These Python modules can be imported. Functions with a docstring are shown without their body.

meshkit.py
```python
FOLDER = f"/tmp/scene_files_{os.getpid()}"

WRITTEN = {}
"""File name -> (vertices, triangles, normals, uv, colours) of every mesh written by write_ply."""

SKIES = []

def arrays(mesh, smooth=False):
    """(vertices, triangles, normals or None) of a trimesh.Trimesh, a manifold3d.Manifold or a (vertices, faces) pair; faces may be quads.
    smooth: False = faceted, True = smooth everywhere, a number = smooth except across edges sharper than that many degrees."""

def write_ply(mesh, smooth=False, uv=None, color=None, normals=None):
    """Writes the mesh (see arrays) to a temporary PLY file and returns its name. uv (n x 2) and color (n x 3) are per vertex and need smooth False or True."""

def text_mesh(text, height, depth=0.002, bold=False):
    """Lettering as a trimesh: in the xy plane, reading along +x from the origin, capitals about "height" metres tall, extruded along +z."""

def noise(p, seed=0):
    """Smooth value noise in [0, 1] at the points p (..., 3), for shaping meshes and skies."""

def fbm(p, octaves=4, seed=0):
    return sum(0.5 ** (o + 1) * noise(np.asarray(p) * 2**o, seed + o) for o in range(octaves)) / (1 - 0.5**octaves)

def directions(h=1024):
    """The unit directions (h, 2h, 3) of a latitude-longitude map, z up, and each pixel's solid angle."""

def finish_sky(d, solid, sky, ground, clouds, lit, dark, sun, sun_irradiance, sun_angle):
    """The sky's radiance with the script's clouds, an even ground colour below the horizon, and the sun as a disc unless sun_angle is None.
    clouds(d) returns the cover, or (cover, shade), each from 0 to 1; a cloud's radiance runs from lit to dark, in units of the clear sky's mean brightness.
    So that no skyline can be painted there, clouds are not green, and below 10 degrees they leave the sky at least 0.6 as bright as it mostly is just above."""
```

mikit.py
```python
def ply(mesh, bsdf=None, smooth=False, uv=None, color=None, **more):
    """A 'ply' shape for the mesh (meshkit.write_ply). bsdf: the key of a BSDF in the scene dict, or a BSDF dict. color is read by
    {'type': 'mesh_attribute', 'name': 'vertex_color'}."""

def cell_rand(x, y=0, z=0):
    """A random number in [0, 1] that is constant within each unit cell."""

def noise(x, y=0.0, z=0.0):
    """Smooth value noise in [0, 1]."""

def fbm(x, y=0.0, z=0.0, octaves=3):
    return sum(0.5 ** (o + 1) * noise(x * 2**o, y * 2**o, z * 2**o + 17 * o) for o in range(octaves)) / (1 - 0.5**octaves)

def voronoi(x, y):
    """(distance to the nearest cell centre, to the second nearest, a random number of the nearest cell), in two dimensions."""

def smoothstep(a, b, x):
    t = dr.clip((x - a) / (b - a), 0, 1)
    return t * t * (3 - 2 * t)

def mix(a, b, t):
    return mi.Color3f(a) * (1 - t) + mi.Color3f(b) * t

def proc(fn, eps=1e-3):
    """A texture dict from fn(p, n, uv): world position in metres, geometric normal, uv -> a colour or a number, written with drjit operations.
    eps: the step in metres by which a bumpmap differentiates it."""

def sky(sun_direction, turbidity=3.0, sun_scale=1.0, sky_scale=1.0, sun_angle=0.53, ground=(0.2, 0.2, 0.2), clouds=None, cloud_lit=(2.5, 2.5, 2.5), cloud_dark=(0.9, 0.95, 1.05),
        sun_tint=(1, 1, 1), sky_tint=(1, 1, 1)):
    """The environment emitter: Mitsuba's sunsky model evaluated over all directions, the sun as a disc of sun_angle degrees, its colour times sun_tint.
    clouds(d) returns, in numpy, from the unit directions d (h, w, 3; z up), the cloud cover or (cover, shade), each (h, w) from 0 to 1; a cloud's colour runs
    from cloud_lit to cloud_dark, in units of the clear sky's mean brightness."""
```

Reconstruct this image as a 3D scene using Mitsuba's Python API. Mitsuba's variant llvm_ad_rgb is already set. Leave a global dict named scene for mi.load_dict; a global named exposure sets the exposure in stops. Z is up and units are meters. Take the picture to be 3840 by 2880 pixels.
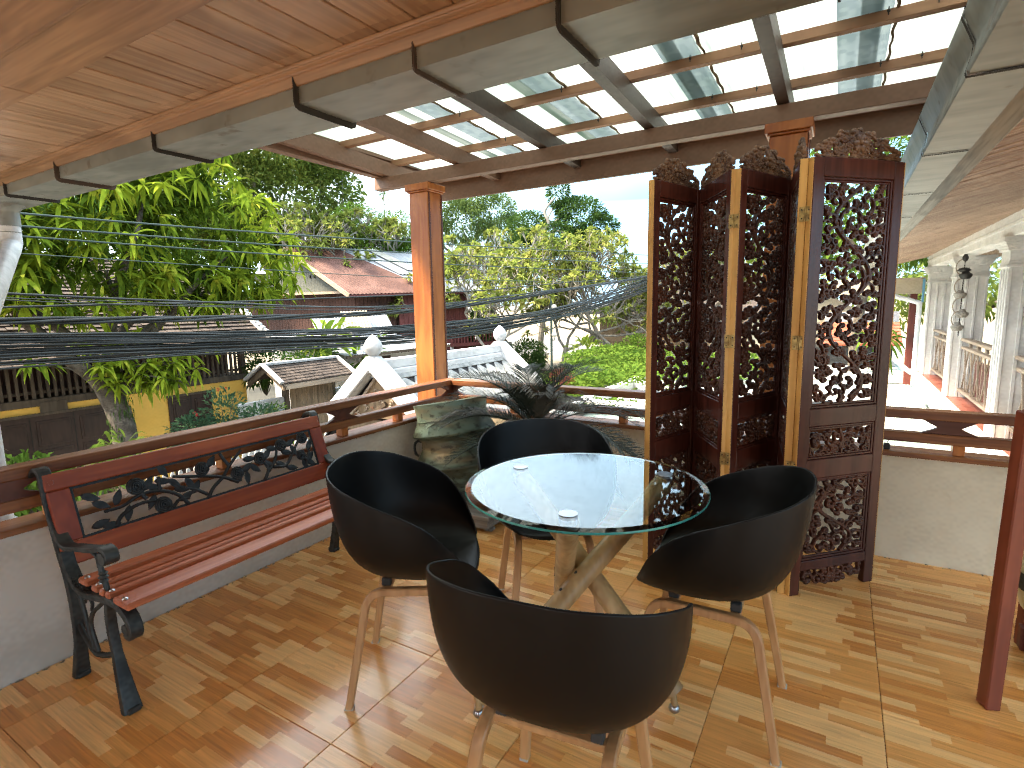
import math, random
import numpy as np, trimesh, mitsuba as mi, drjit as dr
import mikit, meshkit
from mikit import proc, noise, fbm, voronoi, cell_rand, smoothstep, mix
from shapely.geometry import Polygon, LineString, Point, box as sbox
from shapely.ops import unary_union
from shapely import affinity
T = mi.ScalarTransform4f
RNG = np.random.default_rng(7)
random.seed(7)
scene, labels = {}, {}

# ---------------------------------------------------------------- camera, sky, exposure
EYE = np.array([0.0, 0.0, 1.375])
FWD = np.array([-0.5096540727, 0.8486267684, -0.1417227365])
UP = np.array([-0.0573790695, 0.1308297302, 0.9897430091])
scene['camera'] = {'type': 'perspective', 'fov': 86.29, 'fov_axis': 'x', 'near_clip': 0.05, 'far_clip': 600.0,
                   'to_world': T().look_at(origin=EYE.tolist(), target=(EYE + FWD).tolist(), up=UP.tolist())}
SUN = np.array([-0.46, -0.44, 0.77])
def cloud_cover(d):
    """High thin overcast: milky and bright round the veiled sun, bluer and darker on the far side of the sky."""
    n = meshkit.fbm(d * [3.0, 3.0, 6.0] + 5.0, 4, 3); t = np.clip((d @ (SUN / np.linalg.norm(SUN)) + 0.25) / 1.1, 0, 1); t = t * t * (3 - 2 * t)
    return np.clip(0.96 + 0.3 * (n - 0.5), 0, 1), np.clip(0.97 - 0.95 * t + 0.22 * (n - 0.5), 0, 1)
scene['sky'] = mikit.sky(SUN.tolist(), turbidity=3, sun_scale=0.55, sun_angle=10, clouds=cloud_cover,
                         cloud_lit=(3.3, 3.45, 3.5), cloud_dark=(0.36, 0.70, 0.98), sun_tint=(1.0, 0.95, 0.86))
exposure = 4.4

# ---------------------------------------------------------------- helpers
_seen = {}
def num(key):
    n = _seen.get(key, 0); _seen[key] = n + 1
    return key if n == 0 else '%s_%03d' % (key, n)
def tag(key, label=None, cat=None, group=None, kind=None):
    d = {}
    if label: d['label'] = label
    if cat: d['category'] = cat
    if group: d['group'] = group
    if kind: d['kind'] = kind
    if d: labels.setdefault(key, {}).update(d)
    return key
def thing(name, label, cat, group=None, kind=None):
    return tag(num(name), label, cat, group, kind)
def put(name, mesh, mat, label=None, cat=None, group=None, kind=None, smooth=False, **kw):
    key = tag(num(name), label, cat, group, kind)
    scene[key] = mikit.ply(mesh, mat, smooth=smooth, **kw)
    return key
def part(parent, name, mesh, mat, smooth=False, label=None, kind=None, **kw):
    key = num(parent + '__' + name)
    scene[key] = mikit.ply(mesh, mat, smooth=smooth, **kw)
    if label or kind: tag(key, label, None, None, kind)
    return key
def struct(name, mesh, mat, smooth=False, label=None, cat=None):
    return put(name, mesh, mat, label, cat, None, 'structure', smooth)
def cat(ms):
    vs, fs, n = [], [], 0
    for m in ms:
        v, f = (m.vertices, m.faces) if hasattr(m, 'vertices') else m
        v = np.asarray(v, float); f = np.asarray(f, int)
        if f.shape[1] == 4: f = np.vstack([f[:, [0, 1, 2]], f[:, [0, 2, 3]]])
        vs.append(v); fs.append(f + n); n += len(v)
    return trimesh.Trimesh(np.vstack(vs), np.vstack(fs), process=False)
_BF = np.array([[0, 2, 3], [0, 3, 1], [4, 5, 7], [4, 7, 6], [0, 1, 5], [0, 5, 4], [2, 6, 7], [2, 7, 3], [0, 4, 6], [0, 6, 2], [1, 3, 7], [1, 7, 5]])
def box(x0, x1, y0, y1, z0, z1, b=0.0):
    return bx(((x0 + x1) / 2, (y0 + y1) / 2, (z0 + z1) / 2), (x1 - x0, y1 - y0, z1 - z0), None, b)
_CH = None
def bx(c, s, R=None, b=0.0):
    """Box of size s centred at c, axes = columns of R, edges chamfered by b."""
    global _CH
    h = np.asarray(s, float) / 2
    if b <= 0:
        v = np.array([[x, y, z] for x in (-1, 1) for y in (-1, 1) for z in (-1, 1)], float) * h; f = _BF
    else:
        b = min(b, 0.45 * min(s))
        sg = np.array([[x, y, z] for x in (-1, 1) for y in (-1, 1) for z in (-1, 1)], float)
        k = np.repeat(np.arange(3), 8); S = np.tile(sg, (3, 1))
        off = np.full((24, 3), -b); off[np.arange(24), k] = 0
        if _CH is None:
            hh = trimesh.convex.convex_hull(S * (1.0 + np.where(off == 0, 0, -0.2)))
            d = np.linalg.norm(hh.vertices[:, None] - (S * (1.0 + np.where(off == 0, 0, -0.2)))[None], axis=2).argmin(1)
            _CH = d[hh.faces]
        v = S * (h + off); f = _CH
    if R is not None: v = v @ np.asarray(R).T
    return trimesh.Trimesh(v + np.asarray(c, float), f, process=False)
def unit(v):
    v = np.asarray(v, float); return v / np.linalg.norm(v)
def frame(d, up=(0, 0, 1)):
    """columns: along d, sideways, up-ish"""
    a = unit(d); u = np.asarray(up, float)
    if abs(a @ unit(u)) > 0.99: u = np.array([1.0, 0, 0])
    s = unit(np.cross(u, a)); return np.stack([a, s, np.cross(a, s)], 1)
def beam(p, q, w, h, up=(0, 0, 1), b=0.0):
    p, q = np.asarray(p, float), np.asarray(q, float)
    return bx((p + q) / 2, (np.linalg.norm(q - p), w, h), frame(q - p, up), b)
def sweep(pts, prof, up=(0, 0, 1), caps=True, scale=None, closed=False):
    """Sweeps the 2-d profile (n,2) along the polyline."""
    p = np.asarray(pts, float); n = len(p); prof = np.asarray(prof, float); m = len(prof)
    t = (np.roll(p, -1, 0) - np.roll(p, 1, 0)) if closed else np.gradient(p, axis=0)
    t /= np.linalg.norm(t, axis=1, keepdims=True) + 1e-12
    u = np.asarray(up, float)
    s = np.cross(u, t[0]); s = s if np.linalg.norm(s) > 0.05 else np.cross([1.0, 0.3, 0], t[0])
    V = np.empty((n, m, 3)); s = unit(s)
    for i in range(n):
        s = unit(s - t[i] * (s @ t[i])); w = np.cross(t[i], s)
        k = 1.0 if scale is None else np.asarray(scale[i])
        pr = prof * k
        V[i] = p[i] + pr[:, :1] * s + pr[:, 1:] * w
    rows = n if closed else n - 1
    i, j = np.meshgrid(np.arange(rows), np.arange(m), indexing='ij'); i2 = (i + 1) % n; j2 = (j + 1) % m
    f = np.stack([i * m + j, i * m + j2, i2 * m + j2, i2 * m + j], -1).reshape(-1, 4)
    f = np.vstack([f[:, [0, 1, 2]], f[:, [0, 2, 3]]])
    v = V.reshape(-1, 3)
    if caps and not closed:
        v = np.vstack([v, p[:1], p[-1:]]); j = np.arange(m)
        f = np.vstack([f, np.stack([(j + 1) % m, j, j * 0 + n * m], 1), np.stack([(n - 1) * m + j, (n - 1) * m + (j + 1) % m, j * 0 + n * m + 1], 1)])
    return trimesh.Trimesh(v, f, process=False)
def ngon(r, k, ry=None, ph=0.0):
    a = np.arange(k) * 2 * np.pi / k + ph
    return np.stack([r * np.cos(a), (ry or r) * np.sin(a)], 1)
def tube(pts, r, k=6, caps=True):
    r = np.asarray(r, float)
    if r.ndim == 0: return sweep(pts, ngon(float(r), k), caps=caps)
    return sweep(pts, ngon(1.0, k), caps=caps, scale=np.repeat(r[:, None], 1, 1))
def spline(ctrl, n=24):
    """Catmull-Rom through the control points."""
    c = np.asarray(ctrl, float); c = np.vstack([2 * c[0] - c[1], c, 2 * c[-1] - c[-2]])
    out = []; seg = len(c) - 3; per = max(2, n // seg)
    for i in range(seg):
        p0, p1, p2, p3 = c[i:i + 4]
        for t in np.linspace(0, 1, per, endpoint=False):
            out.append(0.5 * ((2 * p1) + (-p0 + p2) * t + (2 * p0 - 5 * p1 + 4 * p2 - p3) * t * t + (-p0 + 3 * p1 - 3 * p2 + p3) * t ** 3))
    return np.array(out + [c[-2]])
def lathe(prof, k=32, c=(0, 0, 0)):
    """prof: (r, z) rows from bottom to top"""
    p = np.asarray(prof, float); a = np.arange(k) * 2 * np.pi / k; n = len(p)
    v = np.stack([p[:, :1] * np.cos(a), p[:, :1] * np.sin(a), np.repeat(p[:, 1:], k, 1)], -1).reshape(-1, 3) + np.asarray(c, float)
    i, j = np.meshgrid(np.arange(n - 1), np.arange(k), indexing='ij'); j2 = (j + 1) % k
    f = np.stack([i * k + j, i * k + j2, (i + 1) * k + j2, (i + 1) * k + j], -1).reshape(-1, 4)
    return trimesh.Trimesh(v, np.vstack([f[:, [0, 1, 2]], f[:, [0, 2, 3]]]), process=False)
def extr(poly, depth, O=(0, 0, 0), A=(1, 0, 0), B=(0, 1, 0)):
    """2-d polygon in the plane O + u A + v B, extruded by depth along A x B."""
    ms = []
    for g in getattr(poly, 'geoms', [poly]):
        if g.is_empty or g.area < 1e-9: continue
        m = trimesh.creation.extrude_polygon(g, depth, engine='earcut')
        A_, B_ = np.asarray(A, float), np.asarray(B, float); N = np.cross(A_, B_)
        ms.append((m.vertices @ np.stack([A_, B_, N]) + np.asarray(O, float), m.faces))
    return cat(ms)
def jit(mesh, amp, freq, seed=0):
    n = np.stack([meshkit.noise(mesh.vertices * freq + 11.3 * k, seed + k) for k in range(3)], 1) - 0.5
    return trimesh.Trimesh(mesh.vertices + 2 * amp * n, mesh.faces, process=False)
def move(mesh, R=None, t=(0, 0, 0)):
    v = np.asarray(mesh.vertices)
    if R is not None: v = v @ np.asarray(R).T
    return trimesh.Trimesh(v + np.asarray(t, float), mesh.faces, process=False)
def rz(a):
    c, s = math.cos(a), math.sin(a); return np.array([[c, -s, 0], [s, c, 0], [0, 0, 1.0]])
def lerp(a, b, t): return np.asarray(a, float) * (1 - t) + np.asarray(b, float) * t

# ---------------------------------------------------------------- materials
def mat(key, col, rough=0.5, bump=None, two=True, **kw):
    b = {'type': 'principled', 'roughness': rough if isinstance(rough, (int, float)) else proc(rough), **kw}
    b['base_color'] = proc(col) if callable(col) else {'type': 'rgb', 'value': list(col)}
    if bump: b = {'type': 'bumpmap', 'arbitrary': proc(bump[0]), 'scale': bump[1], 'bsdf': b}
    scene[key] = {'type': 'twosided', 'bsdf': b} if two else b
    return key
def wood(a, b, ax=0, f=26.0, stretch=0.05, patch=2.0, knots=0.0):
    """Grain running along axis ax, from colour a to colour b."""
    def fn(p, n, uv):
        q = [p.x, p.y, p.z]
        s = [v * (f * stretch if k == ax else f) for k, v in enumerate(q)]
        w = fbm(p.x * patch, p.y * patch, p.z * patch, 2)
        g = fbm(s[0] + 2.0 * w, s[1] + 2.0 * w, s[2] + 2.0 * w, 3)
        g2 = noise(s[0] * 4.0, s[1] * 4.0, s[2] * 4.0)
        t = dr.clip(0.55 * g + 0.15 * g2 + 0.5 * w - 0.1, 0, 1)
        return mix(a, b, smoothstep(0.2, 0.8, t))
    return fn
def blotch(a, b, f=3.0, f2=40.0, k=0.25):
    def fn(p, n, uv):
        t = fbm(p.x * f, p.y * f, p.z * f, 4) * (1 - k) + k * noise(p.x * f2, p.y * f2, p.z * f2)
        return mix(a, b, smoothstep(0.25, 0.75, t))
    return fn
# materials of the terrace
TX0, TY0, TP = 0.1955, 2.045, 0.5055
def floor_col(p, n, uv):
    u, v = (p.x - TX0) / TP, (p.y - TY0) / TP
    i, j = dr.floor(u), dr.floor(v); u, v = u - i, v - j
    w = v * 13.0 + 0.6 * noise(i * 3.1, j * 7.7); r = dr.floor(w)
    s1 = 0.14 + 0.30 * cell_rand(i * 13 + r, j, 5); s2 = 0.56 + 0.32 * cell_rand(i * 19 + r, j, 6)
    half = dr.select(u < s1, 0.0, dr.select(u < s2, 1.0, 2.0))
    r2 = dr.select(cell_rand(i * 17 + r, j, 9 + half) > 0.72, r - 1, r)        # some strips are two rows deep
    k = cell_rand(i * 29 + r2 * 3 + half * 101, j * 7 + r2, 3)
    g = fbm(p.x * 5.0 + 30 * k, p.y * 150.0 + 10 * r2, k * 9, 3)
    g2 = noise(p.x * 14.0 + 9 * k, p.y * 420.0, 3.0)
    base = dr.select(k < 0.3, mi.Color3f(0.82, 0.50, 0.20), dr.select(k < 0.72, mi.Color3f(0.70, 0.345, 0.10), mi.Color3f(0.60, 0.255, 0.062)))
    return base * (0.66 + 0.48 * g + 0.16 * g2)
def floor_rough(p, n, uv):
    return 0.17 + 0.12 * fbm(p.x * 9.0, p.y * 9.0, 0, 3)
mat('floor_tile_mat', floor_col, floor_rough, specular=0.5, clearcoat=0.6, clearcoat_gloss=0.93)
mat('grout_mat', blotch((0.10, 0.055, 0.028), (0.17, 0.10, 0.05), 6), 0.9)
def plaster(p, n, uv):
    t = fbm(p.x * 2.2, p.y * 2.2, p.z * 3.0, 4); s = fbm(p.x * 0.9 + 40, p.y * 0.9, p.z * 4.5, 3); d = noise(p.x * 70, p.y * 70, p.z * 70)
    c = mix((0.47, 0.425, 0.355), (0.57, 0.525, 0.45), smoothstep(0.3, 0.7, t * 0.8 + d * 0.2))
    return mix(c, (0.36, 0.285, 0.21), smoothstep(0.62, 0.85, s) * 0.5)
def plaster_bump(p, n, uv):
    return fbm(p.x * 22.0, p.y * 22.0, p.z * 30.0, 4)
mat('plaster_mat', plaster, 0.85, bump=(plaster_bump, 0.006))
def plaster_cream(p, n, uv):
    return plaster(p, n, uv) * mi.Color3f(1.12, 1.10, 0.98)
mat('plaster_cream', plaster_cream, 0.85, bump=(plaster_bump, 0.006))
mat('skirt_dirt', blotch((0.10, 0.075, 0.05), (0.34, 0.28, 0.22), 9), 0.95)
mat('rail_x', wood((0.10, 0.030, 0.012), (0.30, 0.115, 0.038), 0, 30), 0.42, specular=0.5)
mat('rail_y', wood((0.10, 0.030, 0.012), (0.30, 0.115, 0.038), 1, 30), 0.42, specular=0.5)
mat('rail_z', wood((0.27, 0.075, 0.018), (0.47, 0.175, 0.045), 2, 22), 0.36, specular=0.5)
mat('ornament_wood', wood((0.05, 0.014, 0.008), (0.12, 0.034, 0.015), 0, 24), 0.4)
mat('brown_paint', blotch((0.155, 0.088, 0.056), (0.20, 0.118, 0.078), 3, 60), 0.55)
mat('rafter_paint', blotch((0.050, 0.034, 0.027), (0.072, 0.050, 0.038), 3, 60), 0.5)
mat('purlin_wood', wood((0.20, 0.10, 0.052), (0.33, 0.185, 0.10), 0, 18), 0.6)
def soffit_col(p, n, uv):
    k = cell_rand(dr.floor((p.x + 2.90) / 0.1545), 3, dr.floor(p.y / 1.4))
    g = fbm(p.x * 60.0, p.y * 2.2 + 9 * k, 5.0 * k, 3); w = fbm(p.x * 3.0, p.y * 3.0, 7.0, 3)
    c = mix((0.27, 0.155, 0.09), (0.49, 0.31, 0.195), smoothstep(0.25, 0.8, 0.45 * g + 0.35 * w + 0.25 * k))
    return mix(c, (0.60, 0.43, 0.29), smoothstep(0.62, 0.78, fbm(p.x * 6.0, p.y * 2.0, 3.0, 4)) * 0.35)
mat('soffit_mat', soffit_col, 0.34, specular=0.5)
mat('trim_x', wood((0.24, 0.125, 0.066), (0.44, 0.255, 0.145), 0, 36), 0.35, specular=0.5)
def zinc(p, n, uv):
    a = fbm(p.x * 2.5, p.y * 2.5, p.z * 6.0, 4); b = fbm(p.x * 7.0 + 4, p.y * 22.0, p.z * 7.0, 3)
    c = mix((0.19, 0.205, 0.195), (0.31, 0.33, 0.315), smoothstep(0.25, 0.75, 0.6 * a + 0.4 * b))
    return mix(c, (0.15, 0.125, 0.10), smoothstep(0.63, 0.8, fbm(p.x * 11.0, p.y * 11.0, p.z * 11.0, 4)) * 0.7)
mat('zinc_mat', zinc, 0.5, metallic=0.35)
mat('joint_mat', (0.028, 0.026, 0.024), 0.8)
mat('pvc_mat', blotch((0.50, 0.52, 0.53), (0.66, 0.68, 0.69), 6, 60), 0.4)
def poly_col(p, n, uv):
    a = fbm(p.x * 9.0, p.y * 0.7, 1.0, 3); b = noise(p.x * 30.0, p.y * 1.4, 5.0); d = fbm(p.x * 5.0, p.y * 5.0, 3.0, 4)
    t = smoothstep(0.3, 0.75, 0.5 * a + 0.25 * b + 0.25 * d)
    return mix((0.36, 0.39, 0.38), (0.15, 0.195, 0.175), t)
scene['poly_mat'] = {'type': 'principledthin', 'base_color': proc(poly_col), 'roughness': 0.35, 'spec_trans': 0.0, 'diff_trans': 1.55, 'eta': 1.35}
def mesh_col(p, n, uv):
    a = noise(p.x * 30.0, p.y * 26.0, 5.0)
    return mix((0.34, 0.40, 0.44), (0.28, 0.34, 0.385), smoothstep(0.3, 0.7, a))
scene['poly_old_mat'] = {'type': 'principledthin', 'base_color': proc(mesh_col), 'roughness': 0.35, 'spec_trans': 0.0, 'diff_trans': 1.5, 'eta': 1.35}
mat('grime_mat', blotch((0.06, 0.04, 0.025), (0.20, 0.15, 0.09), 20), 0.95)
mat('white_paint', blotch((0.54, 0.54, 0.525), (0.68, 0.68, 0.665), 4, 50), 0.5)
mat('steel_mat', (0.5, 0.5, 0.5), 0.25, metallic=1.0)

# ---------------------------------------------------------------- terrace floor, tile by tile
struct('floor', box(-2.72, 3.4, -3.2, 3.50, -0.30, -0.0085), 'grout_mat', label='terrace floor of glossy wood-pattern tiles', cat='floor')
_g = 0.0011
for i in range(-6, 7):
    for j in range(-11, 3):
        x0, y0 = TX0 + i * TP + _g, TY0 + j * TP + _g
        x1, y1 = min(x0 + TP - 2 * _g, 3.0), min(y0 + TP - 2 * _g, 3.406); x0 = max(x0, -2.60)
        if x1 - x0 < 0.03 or y1 - y0 < 0.03: continue
        dz = RNG.uniform(-0.0004, 0.0004)
        part('floor', 'tile', box(x0, x1, y0, y1, -0.008, dz, 0.0014), 'floor_tile_mat')

# ---------------------------------------------------------------- low walls with wooden sills and rails
def wall_sheet(p, q, th, h, seed):
    """A plastered parapet from p to q; its face towards the terrace is slightly uneven."""
    p, q = np.array(p, float), np.array(q, float); L = np.linalg.norm(q - p); d = (q - p) / L; nrm = np.array([d[1], -d[0]])
    n = int(L / 0.05); m = 12; s = np.linspace(0, L, n + 1); z = np.linspace(-0.02, h, m + 1)
    S, Z = np.meshgrid(s, z, indexing='ij'); o = 0.004 * (meshkit.fbm(np.stack([S * 3, Z * 5, S * 0 + seed], -1), 3, seed) - 0.5)
    P = np.concatenate([p + S[..., None] * d + o[..., None] * nrm, Z[..., None]], -1).reshape(-1, 3)
    i, j = np.meshgrid(np.arange(n), np.arange(m), indexing='ij'); k = m + 1
    f = np.stack([i * k + j, (i + 1) * k + j, (i + 1) * k + j + 1, i * k + j + 1], -1).reshape(-1, 4)
    c = (p + q) / 2 - nrm * (th / 2 + 0.004)
    R = np.array([[d[0], nrm[0], 0], [d[1], nrm[1], 0], [0, 0, 1.0]])
    body = bx((c[0], c[1], h / 2 - 0.16), (L, th - 0.004, h + 0.28), R)
    return cat([(P, f), body])
LW = thing('parapet_wall', 'low grey plastered wall behind the red bench, on the street side', 'wall')
part(LW, 'plaster', wall_sheet((-2.604, -1.6), (-2.604, 3.41), 0.12, 0.56, 1), 'plaster_mat', 40)
BW = thing('parapet_wall', 'low cream plastered wall along the back of the terrace, behind the folding screen', 'wall')
part(BW, 'plaster', wall_sheet((-2.604, 3.409), (3.4, 3.409), 0.12, 0.56, 2), 'plaster_cream', 40)
# mortar crumbs and dark gap along the foot of the walls
def crumbs(p, q, n, seed):
    r = np.random.default_rng(seed); ms = []
    for k in range(n):
        t = r.random() ; c = lerp(p, q, t); s = r.uniform(0.0015, 0.0045) * (0.5 + r.random())
        m = trimesh.creation.icosphere(1, 1.0); ms.append((m.vertices * [s * r.uniform(1, 2.2), s, s * 0.5] @ rz(r.uniform(0, 3)).T + [c[0] + r.normal(0, 0.005), c[1] + r.normal(0, 0.005), 0.001], m.faces))
    return cat(ms)
put('mortar_crumbs', crumbs((-2.59, -0.6), (-2.59, 3.3), 280, 4), 'skirt_dirt', 'dark crumbling mortar along the foot of the wall behind the bench', 'dirt', kind='stuff')
put('mortar_crumbs', crumbs((-2.3, 3.395), (1.6, 3.395), 150, 5), 'skirt_dirt', 'crumbs of mortar along the foot of the back wall', 'dirt', kind='stuff')

def bowtie(wide, narrow, z0, z1, th):
    zm = (z0 + z1) / 2 - 0.003; s = []
    def edge(a, b, za, zb, sgn): return [(sgn * (a + (b - a) * t ** 1.0), za + (zb - za) * t) for t in np.linspace(0, 1, 5)]
    R = [(wide / 2, z1), (narrow / 2 + 0.02, zm + 0.012), (narrow / 2, zm), (narrow / 2 + 0.02, zm - 0.012), (wide / 2, z0)]
    return Polygon(R + [(-x, z) for x, z in reversed(R)])
LR = thing('railing', 'wooden railing on top of the left wall, behind the bench', 'railing')
def yrail(name, x0, x1, y0, y1, z0, z1, m='rail_y'): return part(LR, name, jit(box(x0, x1, y0, y1, z0, z1, 0.004), 0.0008, 4), m)
yrail('sill', -2.735, -2.588, -1.6, 3.545, 0.562, 0.588)
yrail('lower_rail', -2.672, -2.615, -1.6, 3.46, 0.640, 0.690)
yrail('top_rail', -2.700, -2.605, -1.6, 3.50, 0.764, 0.808)
for y in (-1.0, -0.15, 0.842, 1.55, 2.325, 2.83): part(LR, 'post', box(-2.675, -2.618, y - 0.024, y + 0.024, 0.589, 0.639, 0.002), 'rail_z')
for y in (-0.55, 0.70, 2.31):
    part(LR, 'ornament', extr(bowtie(0.26, 0.10, 0.691, 0.763, 0.02), 0.022, (-2.632, y, 0), (0, 1, 0), (0, 0, 1)), 'ornament_wood')
part(LR, 'ornament', extr(bowtie(0.24, 0.09, 0.691, 0.763, 0.02).intersection(sbox(-0.3, 0, 0.02, 2)), 0.022, (-2.632, 3.42, 0), (0, 1, 0), (0, 0, 1)), 'ornament_wood')
BR = thing('railing', 'wooden railing on top of the back wall, passing behind plant and screen', 'railing')
def xrail(name, x0, x1, y0, y1, z0, z1, m='rail_x'): return part(BR, name, jit(box(x0, x1, y0, y1, z0, z1, 0.004), 0.0008, 4), m)
xrail('sill', -2.585, 3.4, 3.392, 3.540, 0.562, 0.588)
xrail('lower_rail', -2.612, 3.4, 3.415, 3.472, 0.640, 0.690)
xrail('top_rail', -2.603, 3.4, 3.405, 3.500, 0.764, 0.808)
for x in (-2.05, -1.207, -0.42, 0.545, 1.35, 2.2): part(BR, 'post', box(x - 0.024, x + 0.024, 3.418, 3.475, 0.589, 0.639, 0.002), 'rail_z')
for x in (-1.75, -0.6, 0.502, 1.75):
    part(BR, 'ornament', extr(bowtie(0.23, 0.095, 0.691, 0.763, 0.02), 0.022, (x, 3.452, 0), (1, 0, 0), (0, 0, 1)), 'ornament_wood')
part(BR, 'ornament', extr(bowtie(0.24, 0.09, 0.691, 0.763, 0.02).intersection(sbox(0, 0, 1, 2)), 0.022, (-2.62, 3.452, 0), (1, 0, 0), (0, 0, 1)), 'ornament_wood')
tag(LR); tag(BR)
# small clamp left on the sill beside the screen
CL = thing('hook_block', 'small black block with a bent hook on the back sill, right of the screen', 'hook')
part(CL, 'block', box(0.235, 0.262, 3.42, 3.46, 0.589, 0.616, 0.003), 'joint_mat')
part(CL, 'hook', tube(spline([(0.248, 3.44, 0.615), (0.251, 3.44, 0.628), (0.258, 3.44, 0.640), (0.262, 3.44, 0.645)], 12), 0.0016, 6), 'joint_mat', True)

# ---------------------------------------------------------------- wooden columns
def column(x0, x1, y0, y1, label):
    C = thing('column', label, 'column')
    part(C, 'shaft', box(x0, x1, y0, y1, -2.6, 2.268, 0.006), 'rail_z')
    e = 0.022
    part(C, 'capital', cat([box(x0 - e, x1 + e, y0 - e, y1 + e, 2.282, 2.332, 0.003), box(x0 - e * 0.45, x1 + e * 0.45, y0 - e * 0.45, y1 + e * 0.45, 2.269, 2.281, 0.003)]), 'rail_z')
    for a, b, c, d in ((x1 + 0.001, x1 + 0.004, y0 + 0.004, y0 + 0.022), (x1 + 0.001, x1 + 0.004, y1 - 0.022, y1 - 0.004)):
        part(C, 'edge_strip', box(a, b, c, d, 0.60, 2.262, 0.001), 'ornament_wood')
    return C
column(-2.995, -2.805, 3.45, 3.63, 'square orange-brown wooden column at the street corner of the terrace')
column(-0.395, -0.205, 3.45, 3.63, 'square reddish wooden column standing behind the folding screen')
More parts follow.
